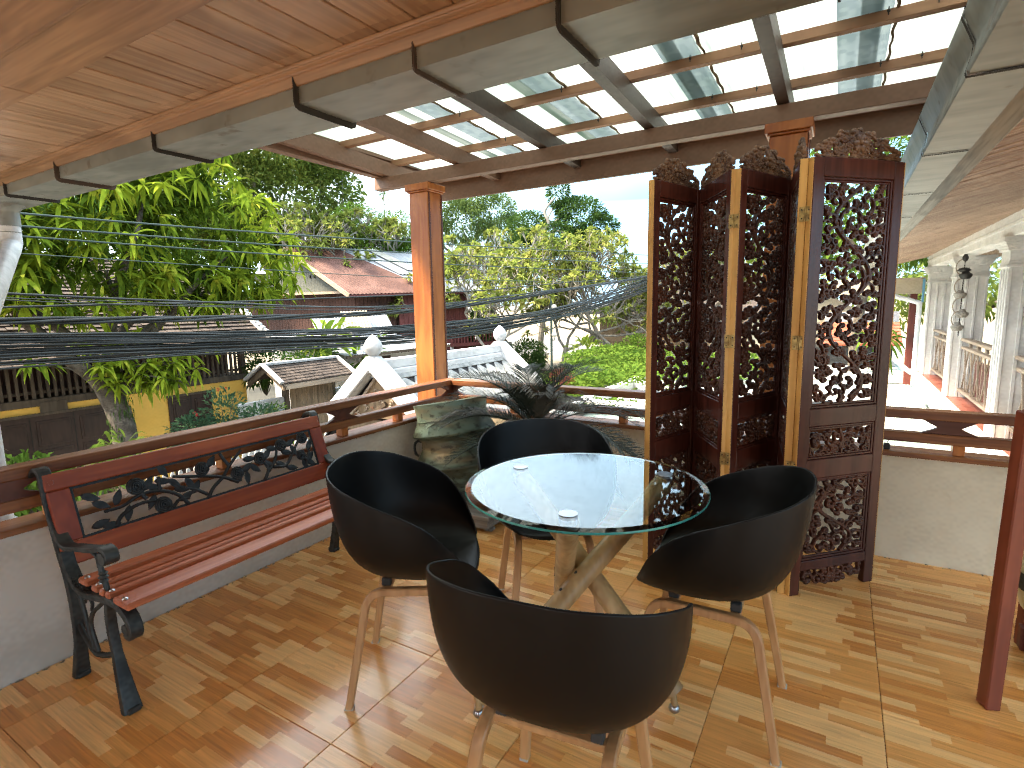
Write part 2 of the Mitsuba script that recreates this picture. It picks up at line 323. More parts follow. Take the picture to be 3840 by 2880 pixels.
# ---------------------------------------------------------------- canopy: beam, rafters, purlins, sheets
CN = thing('canopy', 'brown timber canopy with translucent corrugated sheets over the terrace', 'canopy')
part(CN, 'beam', box(-3.36, 0.62, 3.45, 3.53, 2.336, 2.428, 0.003), 'brown_paint')
part(CN, 'fascia', box(-3.30, 0.55, 4.03, 4.055, 2.312, 2.555, 0.002), 'brown_paint')
part(CN, 'ledger', box(-3.25, 0.55, 3.955, 4.026, 2.465, 2.512, 0.002), 'purlin_wood')
RSL = 0.035                                            # the roof falls a little towards the back
RAFT = [-3.235, -2.53, -1.80, -1.07, -0.335, 0.395]
for k, x in enumerate(RAFT):
    y0, y1 = 1.60, 4.029
    z0, z1 = 2.432 + RSL * (3.49 - y0), 2.432 - RSL * (y1 - 3.49)
    h = 0.105; w = 0.062
    m = bx((0, 0, 0), (1, 1, 1))
    v = np.array([[x + sx * w / 2, y, z + dz] for y, z in ((y0, z0), (y1, z1)) for sx in (-1, 1) for dz in (0, h)])
    f = np.array([[0, 1, 3], [0, 3, 2], [4, 6, 7], [4, 7, 5], [0, 4, 5], [0, 5, 1], [2, 3, 7], [2, 7, 6], [0, 2, 6], [0, 6, 4], [1, 5, 7], [1, 7, 3]])
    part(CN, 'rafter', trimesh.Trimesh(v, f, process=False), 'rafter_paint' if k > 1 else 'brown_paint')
def roofz(y): return 2.432 + 0.105 + RSL * (3.49 - y)
for y in (2.03, 2.52, 3.03, 3.58):
    part(CN, 'purlin', jit(box(-3.27, 0.60, y - 0.024, y + 0.024, roofz(y), roofz(y) + 0.046, 0.002), 0.001, 3), 'purlin_wood')
# edge board along the street side
part(CN, 'edge_board', box(-3.345, -3.275, 1.66, 3.98, 2.425, 2.60, 0.003), 'brown_paint')
part(CN, 'edge_fillet', box(-3.273, -3.255, 1.66, 3.98, 2.57, 2.60, 0.002), 'brown_paint')
def sheet(x0, x1, m, seed):
    """A corrugated sheet, waves across x, falling along y."""
    pit = 0.076; nx = int((x1 - x0) / 0.0095); X = np.linspace(x0, x1, nx + 1); Y = np.linspace(1.45, 4.10, 28)
    u = (X - x0) / pit; w = np.abs(((u + 0.5) % 1) - 0.5) * 2
    prof = 0.009 * np.clip((w - 0.25) / 0.35, 0, 1)
    XX, YY = np.meshgrid(X, Y, indexing='ij')
    n = meshkit.fbm(np.stack([XX * 2.0, YY * 1.3, XX * 0 + seed], -1), 3, seed)
    Z = roofz(YY) + 0.050 + 0.004 * (seed % 2) + prof[:, None] + 0.002 * (n - 0.5)
    P = np.stack([XX, YY, Z], -1).reshape(-1, 3); k = len(Y)
    i, j = np.meshgrid(np.arange(nx), np.arange(k - 1), indexing='ij')
    f = np.stack([i * k + j, (i + 1) * k + j, (i + 1) * k + j + 1, i * k + j + 1], -1).reshape(-1, 4)
    part(CN, 'sheet', cat([(P, f)]), m, True)
for k, x in enumerate((-3.36, -2.52, -1.68, -0.84, 0.0)):
    sheet(x, x + (0.92 if k < 4 else 0.62), 'poly_mat', k)
for k, x in enumerate((-2.36, -1.60, -0.86, -0.09)):
    # older overlapping strip and the dirt that has gathered along the lap
    w = 0.15 + 0.02 * k; X0 = x
    Y = np.linspace(1.46, 4.09, 10)
    P = np.concatenate([np.stack([np.full(10, X0 + a), Y, roofz(Y) + 0.0475], 1) for a in (0, w)]); f = np.array([[j, j + 1, 11 + j, 10 + j] for j in range(9)])
    part(CN, 'old_strip', cat([(P, f)]), 'poly_old_mat')
    pts = np.stack([X0 + w + 0.012 + 0.004 * np.sin(np.arange(60) * 1.7), np.linspace(1.47, 4.09, 60), roofz(np.linspace(1.47, 4.09, 60)) + 0.0455], 1)
    r = 0.004 + 0.006 * meshkit.noise(np.stack([np.arange(60) * 0.9, np.zeros(60), np.full(60, k * 3.1)], 1))
    part(CN, 'lap_dirt', tube(pts, r, 5), 'grime_mat')
for k, x in enumerate((-2.62, -2.18, -1.98, -1.45, -1.25, -0.72, -0.52, 0.02, 0.25)):
    for y in (2.50, 3.01, 3.56):
        xx = x + 0.02 * ((k * 7 + int(y * 10)) % 5)
        part(CN, 'screw', lathe([(0.0, 0.0), (0.0025, 0.0), (0.0025, 0.010), (0.006, 0.012), (0.006, 0.018), (0.0025, 0.02), (0.0025, 0.032), (0, 0.032)], 8, (xx, y - 0.027, roofz(y) + 0.012)), 'joint_mat')

# ---------------------------------------------------------------- zinc gutter, downpipe, boarded eave of the house
GU = thing('roof_gutter', 'grey zinc box gutter along the eave of the house', 'gutter')
jn = [-5.6, -4.683, -3.907, -2.853, -1.819, -1.238, -0.718, -0.05, 0.8, 1.8, 3.2]
for a, b in zip(jn[:-1], jn[1:]):
    dz = RNG.uniform(-0.002, 0.002)
    part(GU, 'section', cat([box(a, b - 0.002, 1.494, 1.752, 2.150 + dz, 2.154 + dz), box(a, b - 0.002, 1.491, 1.494, 2.1495 + dz, 2.33), box(a, b - 0.002, 1.752, 1.755, 2.1495 + dz, 2.35),
                             tube([(a, 1.7535, 2.352), (b - 0.002, 1.7535, 2.352)], 0.007, 8)]), 'zinc_mat')
for k, x in enumerate(jn[1:-1]):
    o = 0.016 if k % 2 else 0.010
    prof = [(1.485, 2.33), (1.4835, 2.152), (1.4855, 2.145), (1.492, 2.1425), (1.752, 2.1425), (1.7605, 2.146), (1.763, 2.154), (1.763, 2.33)]
    part(GU, 'bracket', sweep([(x, y, z) for y, z in prof], [(-o, -0.003), (o, -0.003), (o, 0.003), (-o, 0.003)], up=(1, 0, 0)), 'joint_mat' if k % 3 != 1 else 'rafter_paint')
DP = thing('downpipe', 'grey round downpipe with an elbow, outside the railing at far left', 'pipe')
part(DP, 'outlet', lathe([(0.070, 2.00), (0.070, 2.09), (0.076, 2.115), (0.11, 2.149)], 28, (-5.15, 1.62, 0)), 'zinc_mat', 40)
pp = np.array([(-5.15, 1.62, 2.06), (-5.15, 1.62, 1.95), (-5.145, 1.618, 1.885), (-5.11, 1.595, 1.845), (-4.96, 1.53, 1.795), (-3.05, 0.78, 1.27), (-2.93, 0.74, 1.22), (-2.87, 0.724, 1.15), (-2.862, 0.72, 1.05), (-2.862, 0.72, 0.55)])
part(DP, 'pipe', tube(pp, np.array([0.066, 0.066, 0.066, 0.066, 0.066, 0.062, 0.062, 0.062, 0.062, 0.062]), 26), 'pvc_mat', 50)
part(DP, 'seam', tube([(-5.15, 1.62, 1.955), (-5.15, 1.62, 1.962)], 0.0675, 26), 'zinc_mat', 40)
part(DP, 'shoe', lathe([(0.045, -0.09), (0.070, 0.005), (0.076, 0.05), (0.063, 0.062)], 24, (-2.862, 0.72, 0.50)), 'pvc_mat', 40)
# eave boards
SO = thing('eave_soffit', 'varnished board soffit under the eave of the house', 'ceiling')
BX0, BP = -2.900, 0.1545
for i in range(-25, 34):
    x0 = BX0 + i * BP
    part(SO, 'board', jit(box(x0 + 0.0028, x0 + BP - 0.0028, 1.036, 1.462, 2.270 + RNG.uniform(-0.0015, 0.0015), 2.286, 0.003), 0.0006, 3), 'soffit_mat')
part(SO, 'backing', box(-6.3, 2.3, -2.9, 1.47, 2.288, 2.306), 'joint_mat')
# wide flat board parallel to the gutter, with its bead, and boards beyond
for a, b in ((-6.3, -4.56), (-4.558, -2.84), (-2.838, -1.08), (-1.078, 0.9), (0.902, 2.3)):
    part(SO, 'flat_board', jit(box(a, b, 0.842, 1.033, 2.252, 2.286, 0.004), 0.0006, 3), 'trim_x')
def bead(y, z, r, nm='bead'):
    part(SO, nm, tube([(-6.3, y, z), (2.3, y, z)], r, 12), 'trim_x', True)
bead(0.828, 2.252, 0.012); bead(0.804, 2.246, 0.010)
part(SO, 'beam_casing', box(-6.3, 2.3, 0.53, 0.792, 2.205, 2.286, 0.006), 'trim_x')
part(SO, 'beam_casing', box(-6.3, 2.3, 0.505, 0.528, 2.14, 2.286, 0.006), 'trim_x')
for i in range(-25, 34):
    x0 = BX0 + i * BP
    part(SO, 'board', box(x0 + 0.0028, x0 + BP - 0.0028, -2.9, 0.502, 2.270 + RNG.uniform(-0.0015, 0.0015), 2.286, 0.003), 'soffit_mat')
# cornice along the gutter
part(SO, 'cornice', extr(Polygon([(1.442, 2.268), (1.442, 2.262), (1.446, 2.256), (1.452, 2.257), (1.455, 2.252), (1.456, 2.244), (1.461, 2.239), (1.468, 2.240), (1.470, 2.234), (1.476, 2.220), (1.480, 2.212), (1.488, 2.211), (1.488, 2.268)]), 8.6, (-6.3, 0, 0), (0, 1, 0), (0, 0, 1)), 'trim_x', 35)
part(SO, 'fascia', box(-6.3, 2.3, 1.4885, 1.4905, 2.225, 2.36), 'joint_mat')
HR = thing('house_roof', 'tiled roof of the house above the boarded eave', 'roof')
mat('dark_tile', blotch((0.06, 0.045, 0.04), (0.13, 0.09, 0.075), 5, 30), 0.8)
part(HR, 'slab', extr(Polygon([(1.75, 2.40), (1.75, 2.44), (-3.0, 4.3), (-3.0, 2.31), (1.45, 2.31)]), 8.7, (-6.35, 0, 0), (0, 1, 0), (0, 0, 1)), 'dark_tile')
# rear of the terrace: the wall of the house with its doorway, behind the camera
HW = thing('house_wall', 'dark timber house wall at the rear of the terrace', 'wall')
part(HW, 'boards', cat([box(-2.72, -0.6, -3.2, -3.0, 0, 2.24), box(0.6, 3.4, -3.2, -3.0, 0, 2.24), box(-0.6, 0.6, -3.2, -3.0, 2.0, 2.24)]), 'rafter_paint')
# ---------------------------------------------------------------- neighbouring wing on the right: eave, columns, balustrades
mat('slat_wood', wood((0.19, 0.115, 0.08), (0.42, 0.30, 0.22), 0, 40, 0.06, 1.3), 0.55)
mat('grey_plank', wood((0.13, 0.125, 0.115), (0.36, 0.34, 0.30), 1, 40), 0.8)
mat('terracotta', blotch((0.22, 0.065, 0.045), (0.34, 0.12, 0.085), 4, 30), 0.35)
mat('pale_wood', wood((0.20, 0.15, 0.11), (0.38, 0.30, 0.225), 1, 30), 0.6)
mat('dark_red_wood', wood((0.07, 0.016, 0.012), (0.15, 0.036, 0.025), 2, 22), 0.4)
mat('stone_wall', blotch((0.20, 0.19, 0.17), (0.42, 0.40, 0.37), 3, 20), 0.85)
mat('black_iron', blotch((0.012, 0.012, 0.012), (0.035, 0.035, 0.035), 8), 0.5)
EZ, Y1, Y2 = 1.95, 0.9, 14.0
EG = thing('roof_gutter', 'zinc gutter with a rounded front along the eave of the right-hand wing', 'gutter')
gp = [(0.397, EZ), (0.249, EZ), (0.246, EZ + 0.012), (0.256, EZ + 0.05), (0.258, EZ + 0.08), (0.243, EZ + 0.115), (0.228, EZ + 0.15), (0.232, EZ + 0.172), (0.242, EZ + 0.172)]
jy = [Y1, 1.93, 2.86, 3.85, 4.9, 6.0, 7.2, 8.4, 9.8, 11.2, Y2]
def strip(prof, ya, yb):
    n = len(prof); P = np.array([(x, y, z) for y in (ya, yb) for x, z in prof], float)
    return cat([(P, np.array([[i, i + 1, n + i + 1, n + i] for i in range(n - 1)]))])
for a, b in zip(jy[:-1], jy[1:]):
    part(EG, 'section', strip([(x, z + RNG.uniform(-.001, .001)) for x, z in gp], a, b - 0.004), 'zinc_mat', 40)
for y in jy[1:-1]:
    part(EG, 'joint', strip([(x - 0.0035, z - 0.0035) for x, z in gp], y - 0.009, y + 0.009), 'joint_mat', 40)
WS = thing('wing_soffit', 'grey fascia plank and narrow-slatted soffit of the right-hand wing', 'ceiling')
part(WS, 'fascia', cat([extr(Polygon([(0.398, EZ + 0.004), (0.46, EZ - 0.014), (0.475, EZ), (0.41, EZ + 0.03)]), Y2 - Y1, (0, Y2, 0), (1, 0, 0), (0, 0, 1))]), 'grey_plank')
sl = math.atan2(0.21, 0.92); RS = np.array([[math.cos(sl), 0, -math.sin(sl)], [0, 1, 0], [math.sin(sl), 0, math.cos(sl)]])
y = Y1
while y < 13.6:
    w = 0.058
    part(WS, 'slat', bx((0.94, y + w / 2, EZ + 0.125 + RNG.uniform(-.002, .002)), (0.99, w - 0.008, 0.012), RS, 0.002), 'slat_wood'); y += w
part(WS, 'backing', bx((0.95, (Y1 + Y2) / 2, EZ + 0.146), (1.06, Y2 - Y1, 0.012), RS), 'joint_mat')
part(WS, 'roof', extr(Polygon([(0.36, EZ + 0.165), (4.0, EZ + 1.9), (4.0, EZ + 1.98), (0.36, EZ + 0.21)]), Y2 - Y1, (0, Y2, 0), (1, 0, 0), (0, 0, 1)), 'dark_tile')
WB = thing('wing_balcony', 'white balcony slab of the right-hand wing with a red tiled edge', 'balcony')
part(WB, 'slab', box(1.345, 4.2, 3.54, 13.4, -0.42, -0.072), 'white_paint')
part(WB, 'nosing', box(1.30, 1.395, 3.54, 13.4, -0.17, -0.066, 0.01), 'white_paint')
k = 0
for yy in np.arange(3.6, 13.3, 0.3):
    for xx in np.arange(1.397, 3.0, 0.3):
        part(WB, 'tile', box(xx, xx + 0.296, yy, yy + 0.296, -0.0715, -0.062, 0.001), 'terracotta')
part(WB, 'beam', cat([box(1.38, 1.60, 3.0, 13.3, 1.955, 2.19, 0.004), box(1.365, 1.378, 3.0, 13.3, 2.05, 2.08)]), 'white_paint')
WI = thing('wing_wall', 'dim inner wall of the right-hand wing behind the white columns', 'wall')
part(WI, 'plaster', box(3.05, 3.2, 3.5, 13.4, -0.07, 3.0), 'stone_wall')
for r, z in enumerate(np.arange(0.0, 1.0, 0.16)):
    for q, yy in enumerate(np.arange(5.0 + 0.2 * (r % 2), 12.0, 0.42)):
        part(WI, 'stone', jit(box(3.0, 3.06, yy, yy + 0.40, z - 0.06, z + 0.09, 0.012), 0.006, 6, r), 'stone_wall')
for yy in (4.6, 7.4, 10.2, 12.6):
    part(WI, 'post', box(2.55, 2.67, yy, yy + 0.12, -0.06, 2.6, 0.004), 'black_iron')
part(WI, 'roof_beam', cat([box(2.0, 2.1, 3.5, 13.4, 2.0, 2.14), box(2.5, 2.6, 3.5, 13.4, 2.1, 2.24)]), 'slat_wood')
def white_column(yc, label):
    C = thing('white_column', label, 'column', 'white columns of the right-hand wing')
    x0, x1, h = 1.385, 1.745, 0.17
    part(C, 'shaft', box(x0 + 0.012, x1 - 0.012, yc - h + 0.012, yc + h - 0.012, -0.06, 1.66), 'white_paint')
    for x in np.linspace(x0, x1 - 0.03, 4):                                   # raised flutes on the faces
        part(C, 'flute', box(x, x + 0.03, yc - h, yc - h + 0.0115, -0.06, 1.655, 0.003), 'white_paint')
    for y in np.linspace(yc - h, yc + h - 0.03, 4):
        part(C, 'flute', box(x0, x0 + 0.0115, y + 0.0005, y + 0.03, -0.06, 1.655, 0.003), 'white_paint')
    z = 1.66; steps = [(0.018, 0.028), (0.006, 0.035), (0.0, 0.10), (0.022, 0.03), (0.036, 0.026), (0.05, 0.026), (0.066, 0.05)]
    for q, (e, dz) in enumerate(steps):
        part(C, 'capital', box(x0 - e, x1 + e, yc - h - e, yc + h + e, z, z + dz - 0.0005, 0.004), 'white_paint'); z += dz
    return C
CY = [4.45, 7.35, 10.25, 13.05]
for y, l in zip(CY, ('nearest white fluted column of the wing, at the right edge', 'white fluted column of the wing, second from the right edge', 'white fluted column of the wing, third from the right edge, beside the hanging ornament', 'farthest white fluted column of the wing, beside the pale drainpipe')):
    white_column(y, l)
def balustrade(ya, yb, label):
    B = thing('balustrade', label, 'balustrade', 'balustrades between the white columns')
    x = 1.55
    part(B, 'top_rail', box(x - 0.05, x + 0.05, ya, yb, 0.762, 0.800, 0.005), 'pale_wood')
    part(B, 'sub_rail', box(x - 0.035, x + 0.035, ya, yb, 0.645, 0.682, 0.004), 'pale_wood')
    part(B, 'bottom_rail', box(x - 0.035, x + 0.035, ya, yb, 0.035, 0.075, 0.004), 'pale_wood')
    n = 5
    for q in range(n):
        y = ya + (q + 0.5) * (yb - ya) / n
        part(B, 'block', extr(bowtie(0.10, 0.05, 0.683, 0.761, 0.02), 0.03, (x + 0.015, y, 0), (0, 1, 0), (0, 0, 1)), 'pale_wood')
    n = 6; w = (yb - ya) / n
    for q in range(n):
        y = ya + q * w; off = 0.012
        part(B, 'slat', beam((x - off, y + 0.02, 0.075), (x - off, y + w * 0.62, 0.645), 0.016, 0.022), 'pale_wood')
        part(B, 'slat', beam((x + off, y + w * 0.98, 0.075), (x + off, y + w * 0.38, 0.645), 0.016, 0.022), 'pale_wood')
        part(B, 'slat', box(x - 0.003, x + 0.003, y + w * 0.02 - 0.004, y + w * 0.02 + 0.016, 0.076, 0.644), 'pale_wood')
    part(B, 'back_panel', box(x + 0.10, x + 0.13, ya + 0.2, yb - 0.2, -0.055, 0.50), 'dark_red_wood')
for (a, b), l in zip(zip(CY[:-1], CY[1:]), ('balustrade with crossed pale slats, nearest the terrace', 'balustrade with crossed pale slats, between the second and third columns', 'farthest balustrade with crossed pale slats')):
    balustrade(a + 0.18, b - 0.18, l)
# hanging ornament of little baskets
HO = thing('hanging_ornament', 'dark hanging string of little wicker baskets beside a white column', 'ornament')
hx, hy = 1.40, 9.62
part(HO, 'string', tube([(hx, hy, 2.0), (hx, hy, 0.85)], 0.006, 6), 'black_iron')
for q, z in enumerate((1.62, 1.36, 1.10, 0.92)):
    part(HO, 'basket', lathe([(0.0, 0.0), (0.05, 0.005), (0.075, 0.05), (0.07, 0.075), (0.045, 0.08), (0.03, 0.12)], 14, (hx + 0.02 * (-1) ** q, hy, z)), 'grey_plank' if q else 'black_iron', 40)
    part(HO, 'loop', tube([(hx - 0.02 - 0.07 * math.sin(a), hy, z + 0.06 + 0.13 * (1 - math.cos(a)) / 2 * 1.6) for a in np.linspace(0, math.pi, 12)], 0.006, 5), 'pale_wood')
part(HO, 'bird', cat([lathe([(0, -0.05), (0.03, -0.02), (0.035, 0.01), (0.02, 0.05), (0, 0.07)], 10, (hx, hy, 1.90)), lathe([(0, -0.04), (0.08, 0.0), (0.05, 0.03), (0, 0.04)], 12, (hx, hy, 1.74))]), 'black_iron', True)
# drainpipe and end beam beyond the last column
DR = thing('drainpipe', 'pale plastic drainpipe running down beside the farthest white column', 'pipe')
part(DR, 'pipe', tube(spline([(0.60, 13.3, 1.52), (1.24, 13.3, 1.31), (1.29, 13.3, 1.27), (1.30, 13.3, 1.20), (1.30, 13.3, 0.1), (1.285, 13.25, -0.02), (1.23, 13.2, -0.06), (0.95, 13.1, 0.20)], 60), 0.045, 14), 'pvc_mat', 50)
part(DR, 'stub', tube([(1.345, 13.3, 1.30), (1.345, 13.3, 1.75)], 0.02, 10), mat('blue_pvc', (0.10, 0.28, 0.42), 0.4), True)
EB = thing('end_beam', 'cream boxed beam closing the far end of the wing eave', 'beam')
part(EB, 'box', box(-0.2, 1.38, 13.35, 13.55, 1.47, 1.78, 0.01), mat('cream_paint', blotch((0.34, 0.29, 0.21), (0.44, 0.38, 0.28), 3, 40), 0.6))
part(EB, 'end_wall_post', box(1.18, 1.30, 13.7, 13.82, -2.6, 1.47, 0.004), 'dark_red_wood')
# white pergola roof below the back wall
PG = thing('pergola_roof', 'white low roof of beams and pale sheets below the back railing', 'roof')
mat('pale_sheet', blotch((0.17, 0.225, 0.22), (0.25, 0.31, 0.30), 1.5, 8), 0.35)
part(PG, 'sheet', extr(Polygon([(3.9, -0.52), (19.0, -0.36), (19.0, -0.37), (3.9, -0.53)]), 5.0, (-3.62, 0, 0), (0, 1, 0), (0, 0, 1)), 'pale_sheet')
for q, y in enumerate(np.arange(4.3, 18.9, 0.62)):
    part(PG, 'seam', box(-3.6, 1.30, y, y + 0.10, -0.50 + 0.0106 * (y - 4.3) - 0.012, -0.478 + 0.0106 * (y - 4.3), 0.003), 'white_paint')
for y in (3.75, 6.35, 8.55, 11.2, 14.0, 17.5):
    part(PG, 'beam', box(-3.7, 1.285, y, y + 0.26, -0.40, -0.26, 0.006), 'white_paint')
part(PG, 'edge_beam', box(-3.9, -3.71, 3.7, 18.0, -0.42, -0.25, 0.006), 'white_paint')
for x in (1.26,):
    for y in np.arange(5.0, 13.0, 1.1): part(PG, 'bracket', box(1.22, 1.30, y, y + 0.08, -0.258, -0.10, 0.004), 'white_paint')
# pale sheet roof just below the left railing, down by the street
SR = thing('sheet_roof', 'white corrugated lean-to roof just below the left railing', 'roof')
n = 220; Yv = np.linspace(-3.0, 1.62, n + 1); pr = 0.015 * np.sin(Yv / 0.0762 * 2 * np.pi * 0.5)
P = np.array([(x, y, z + d) for x, z in ((-2.95, -0.22), (-4.6, -0.50)) for y, d in zip(Yv, pr)])
part(SR, 'sheet', cat([(P, np.array([[i, i + 1, n + 2 + i, n + 1 + i] for i in range(n)]))]), 'white_paint', True)
part(SR, 'edge', box(-2.98, -2.93, -3.0, 1.64, -0.26, -0.195, 0.004), 'white_paint')
# ---------------------------------------------------------------- park bench
mat('bench_wood_y', wood((0.19, 0.033, 0.012), (0.37, 0.088, 0.026), 1, 26), 0.42, specular=0.4)
mat('bench_seat_y', wood((0.30, 0.070, 0.026), (0.52, 0.175, 0.080), 1, 26), 0.34, specular=0.5, clearcoat=0.1)
mat('bench_wood_z', wood((0.16, 0.026, 0.012), (0.30, 0.060, 0.022), 2, 26), 0.42, specular=0.4)
mat('cast_iron', blotch((0.012, 0.014, 0.014), (0.045, 0.05, 0.046), 14, 90), 0.48, metallic=0.25)
mat('cast_dark', blotch((0.007, 0.009, 0.010), (0.020, 0.024, 0.026), 14, 90), 0.5, metallic=0.2)
BN = thing('park_bench', 'red slatted wooden bench with cast iron ends and rose tracery back', 'bench')
def flat(w, t):  # rounded rectangular section, w across (sideways) and t thick
    return [(-w / 2, -t / 2 + 0.003), (-w / 2 + 0.003, -t / 2), (w / 2 - 0.003, -t / 2), (w / 2, -t / 2 + 0.003), (w / 2, t / 2 - 0.003), (w / 2 - 0.003, t / 2), (-w / 2 + 0.003, t / 2), (-w / 2, t / 2 - 0.003)]
def xz(pts, y): return [(x, y, z) for x, z in pts]
def bench_end(y):
    E = part(BN, 'end_frame', cat([
        sweep(spline(xz([(-2.600, 0.768), (-2.572, 0.792), (-2.535, 0.797), (-2.514, 0.765), (-2.503, 0.69), (-2.470, 0.60), (-2.424, 0.545), (-2.38, 0.53), (-2.30, 0.545), (-2.20, 0.562), (-2.13, 0.578), (-2.09, 0.590), (-2.060, 0.583), (-2.052, 0.560), (-2.068, 0.545)], y), 60), [(b, a) for a, b in flat(0.044, 0.016)], up=(0, 1, 0)),
        # back post and back leg, flaring to the foot
        sweep(spline(xz([(-2.530, 0.76), (-2.505, 0.66), (-2.460, 0.52), (-2.415, 0.40), (-2.398, 0.28), (-2.402, 0.15), (-2.43, 0.0)], y), 40), flat(0.026, 0.034), up=(0, 1, 0), scale=[(1 + 0.5 * max(0, (i - 30) / 10), 1 + 0.9 * max(0, (i - 30) / 10)) for i in range(37)]),
        # seat rail curving to the front scroll
        sweep(spline(xz([(-2.42, 0.505), (-2.40, 0.45), (-2.345, 0.395), (-2.27, 0.378), (-2.18, 0.392), (-2.09, 0.405), (-2.02, 0.402), (-1.965, 0.375), (-1.945, 0.335), (-1.958, 0.312), (-1.985, 0.318)], y), 54), [(b, a) for a, b in flat(0.042, 0.024)], up=(0, 1, 0)),
        # front leg
        sweep(spline(xz([(-2.105, 0.395), (-2.118, 0.33), (-2.112, 0.25), (-2.085, 0.13), (-2.045, 0.0)], y), 36), flat(0.024, 0.030), up=(0, 1, 0), scale=[(1 + 0.5 * max(0, (i - 22) / 12), 1 + 0.8 * max(0, (i - 22) / 12)) for i in range(37)]),
        # lower brace
        tube(spline(xz([(-2.402, 0.232), (-2.35, 0.185), (-2.28, 0.145), (-2.23, 0.150), (-2.18, 0.165), (-2.105, 0.195)], y), 30), 0.010, 8),
        tube(spline(xz([(-2.36, 0.37), (-2.33, 0.30), (-2.31, 0.22), (-2.275, 0.155)], y), 20), 0.008, 8),
        tube(spline(xz([(-2.14, 0.385), (-2.20, 0.345), (-2.26, 0.30), (-2.285, 0.24), (-2.25, 0.155)], y), 20), 0.008, 8),
        tube(spline(xz([(-2.31, 0.33), (-2.285, 0.36), (-2.25, 0.345), (-2.262, 0.315)], y), 16), 0.006, 6),
        # upright under the arm with its turned knop
        tube(spline(xz([(-2.125, 0.566), (-2.150, 0.53), (-2.138, 0.485), (-2.118, 0.44), (-2.112, 0.395)], y), 24), 0.0095, 8),
        tube(spline(xz([(-2.20, 0.552), (-2.172, 0.545), (-2.150, 0.525)], y), 10), 0.007, 8),
        tube(spline(xz([(-2.08, 0.572), (-2.105, 0.556), (-2.140, 0.52)], y), 10), 0.006, 8),
        lathe([(0.0095, -0.02), (0.015, -0.014), (0.010, -0.007), (0.017, 0.0), (0.010, 0.007), (0.015, 0.014), (0.0095, 0.02)], 12, (-2.132, y, 0.475)),
        tube([(-2.072, y - 0.024, 0.560), (-2.072, y + 0.024, 0.560)], 0.022, 14),
        tube([(-1.972, y - 0.022, 0.335), (-1.972, y + 0.022, 0.335)], 0.020, 14),
        box(-2.455, -2.402, y - 0.022, y + 0.022, 0.0, 0.020, 0.005), box(-2.068, -2.020, y - 0.022, y + 0.022, 0.0, 0.020, 0.005)]), 'cast_iron', 40)
    # beading on the seat rail
    part(BN, 'beading', cat([lathe([(0, -0.004), (0.005, -0.002), (0.006, 0.001), (0, 0.004)], 7, (x, y + s, 0.379 + 0.012 + 0.10 * (x + 2.27) if x > -2.27 else 0.391 + 0.5 * (-2.27 - x) ** 1.2)) for x in np.arange(-2.36, -2.05, 0.016) for s in (-0.012, 0.012)]), 'cast_dark')
    return E
bench_end(0.79); bench_end(2.02)
# seat slats
for x, w, z in ((-2.262, 0.062, 0.428), (-2.178, 0.036, 0.424), (-2.125, 0.028, 0.424), (-2.080, 0.030, 0.426), (-1.992, 0.098, 0.420)):
    part(BN, 'seat_slat', jit(box(x - w / 2, x + w / 2, 0.772, 2.048, z - 0.012, z + 0.012, 0.005), 0.0015, 2.5), 'bench_seat_y')
    for y in (0.79, 2.02): part(BN, 'bolt', lathe([(0.0, 0.006), (0.007, 0.0045), (0.010, 0.0)][::-1], 12, (x, y, z + 0.0125)), 'steel_mat', 40)
# back frame: local axes along y and up the reclined back
BO, BU = np.array([-2.520, 0, 0.780]), unit((0.115, 0, -0.34))                 # from the top of the back downwards
def back(y, s, n=0.0): return BO + s * BU + np.array([0, y, 0]) + n * np.array([0.947, 0, 0.32])
def backbar(y0, y1, s0, s1, m, nm, n=0.0, t=0.022):
    c = back((y0 + y1) / 2, (s0 + s1) / 2, n); R = np.stack([[0, 1.0, 0], BU, np.cross([0, 1.0, 0], BU)], 1)
    return part(BN, nm, bx(c, (y1 - y0, s1 - s0, t), R, 0.004), m)
backbar(0.778, 2.036, 0.0, 0.066, 'bench_wood_y', 'back_rail'); backbar(0.778, 2.036, 0.268, 0.352, 'bench_wood_y', 'back_rail')
backbar(0.780, 0.852, 0.0675, 0.2665, 'bench_wood_z', 'back_stile'); backbar(1.962, 2.034, 0.0675, 0.2665, 'bench_wood_z', 'back_stile')
for y in (0.80, 2.015):
    for s in (0.033, 0.31):
        part(BN, 'bolt', move(lathe([(0.010, 0.0), (0.007, 0.004), (0.0, 0.0055)], 12), np.stack([np.array([0, 1.0, 0]), BU, np.cross([0, 1.0, 0], BU)], 1), back(y, s, 0.0115)), 'steel_mat', 40)
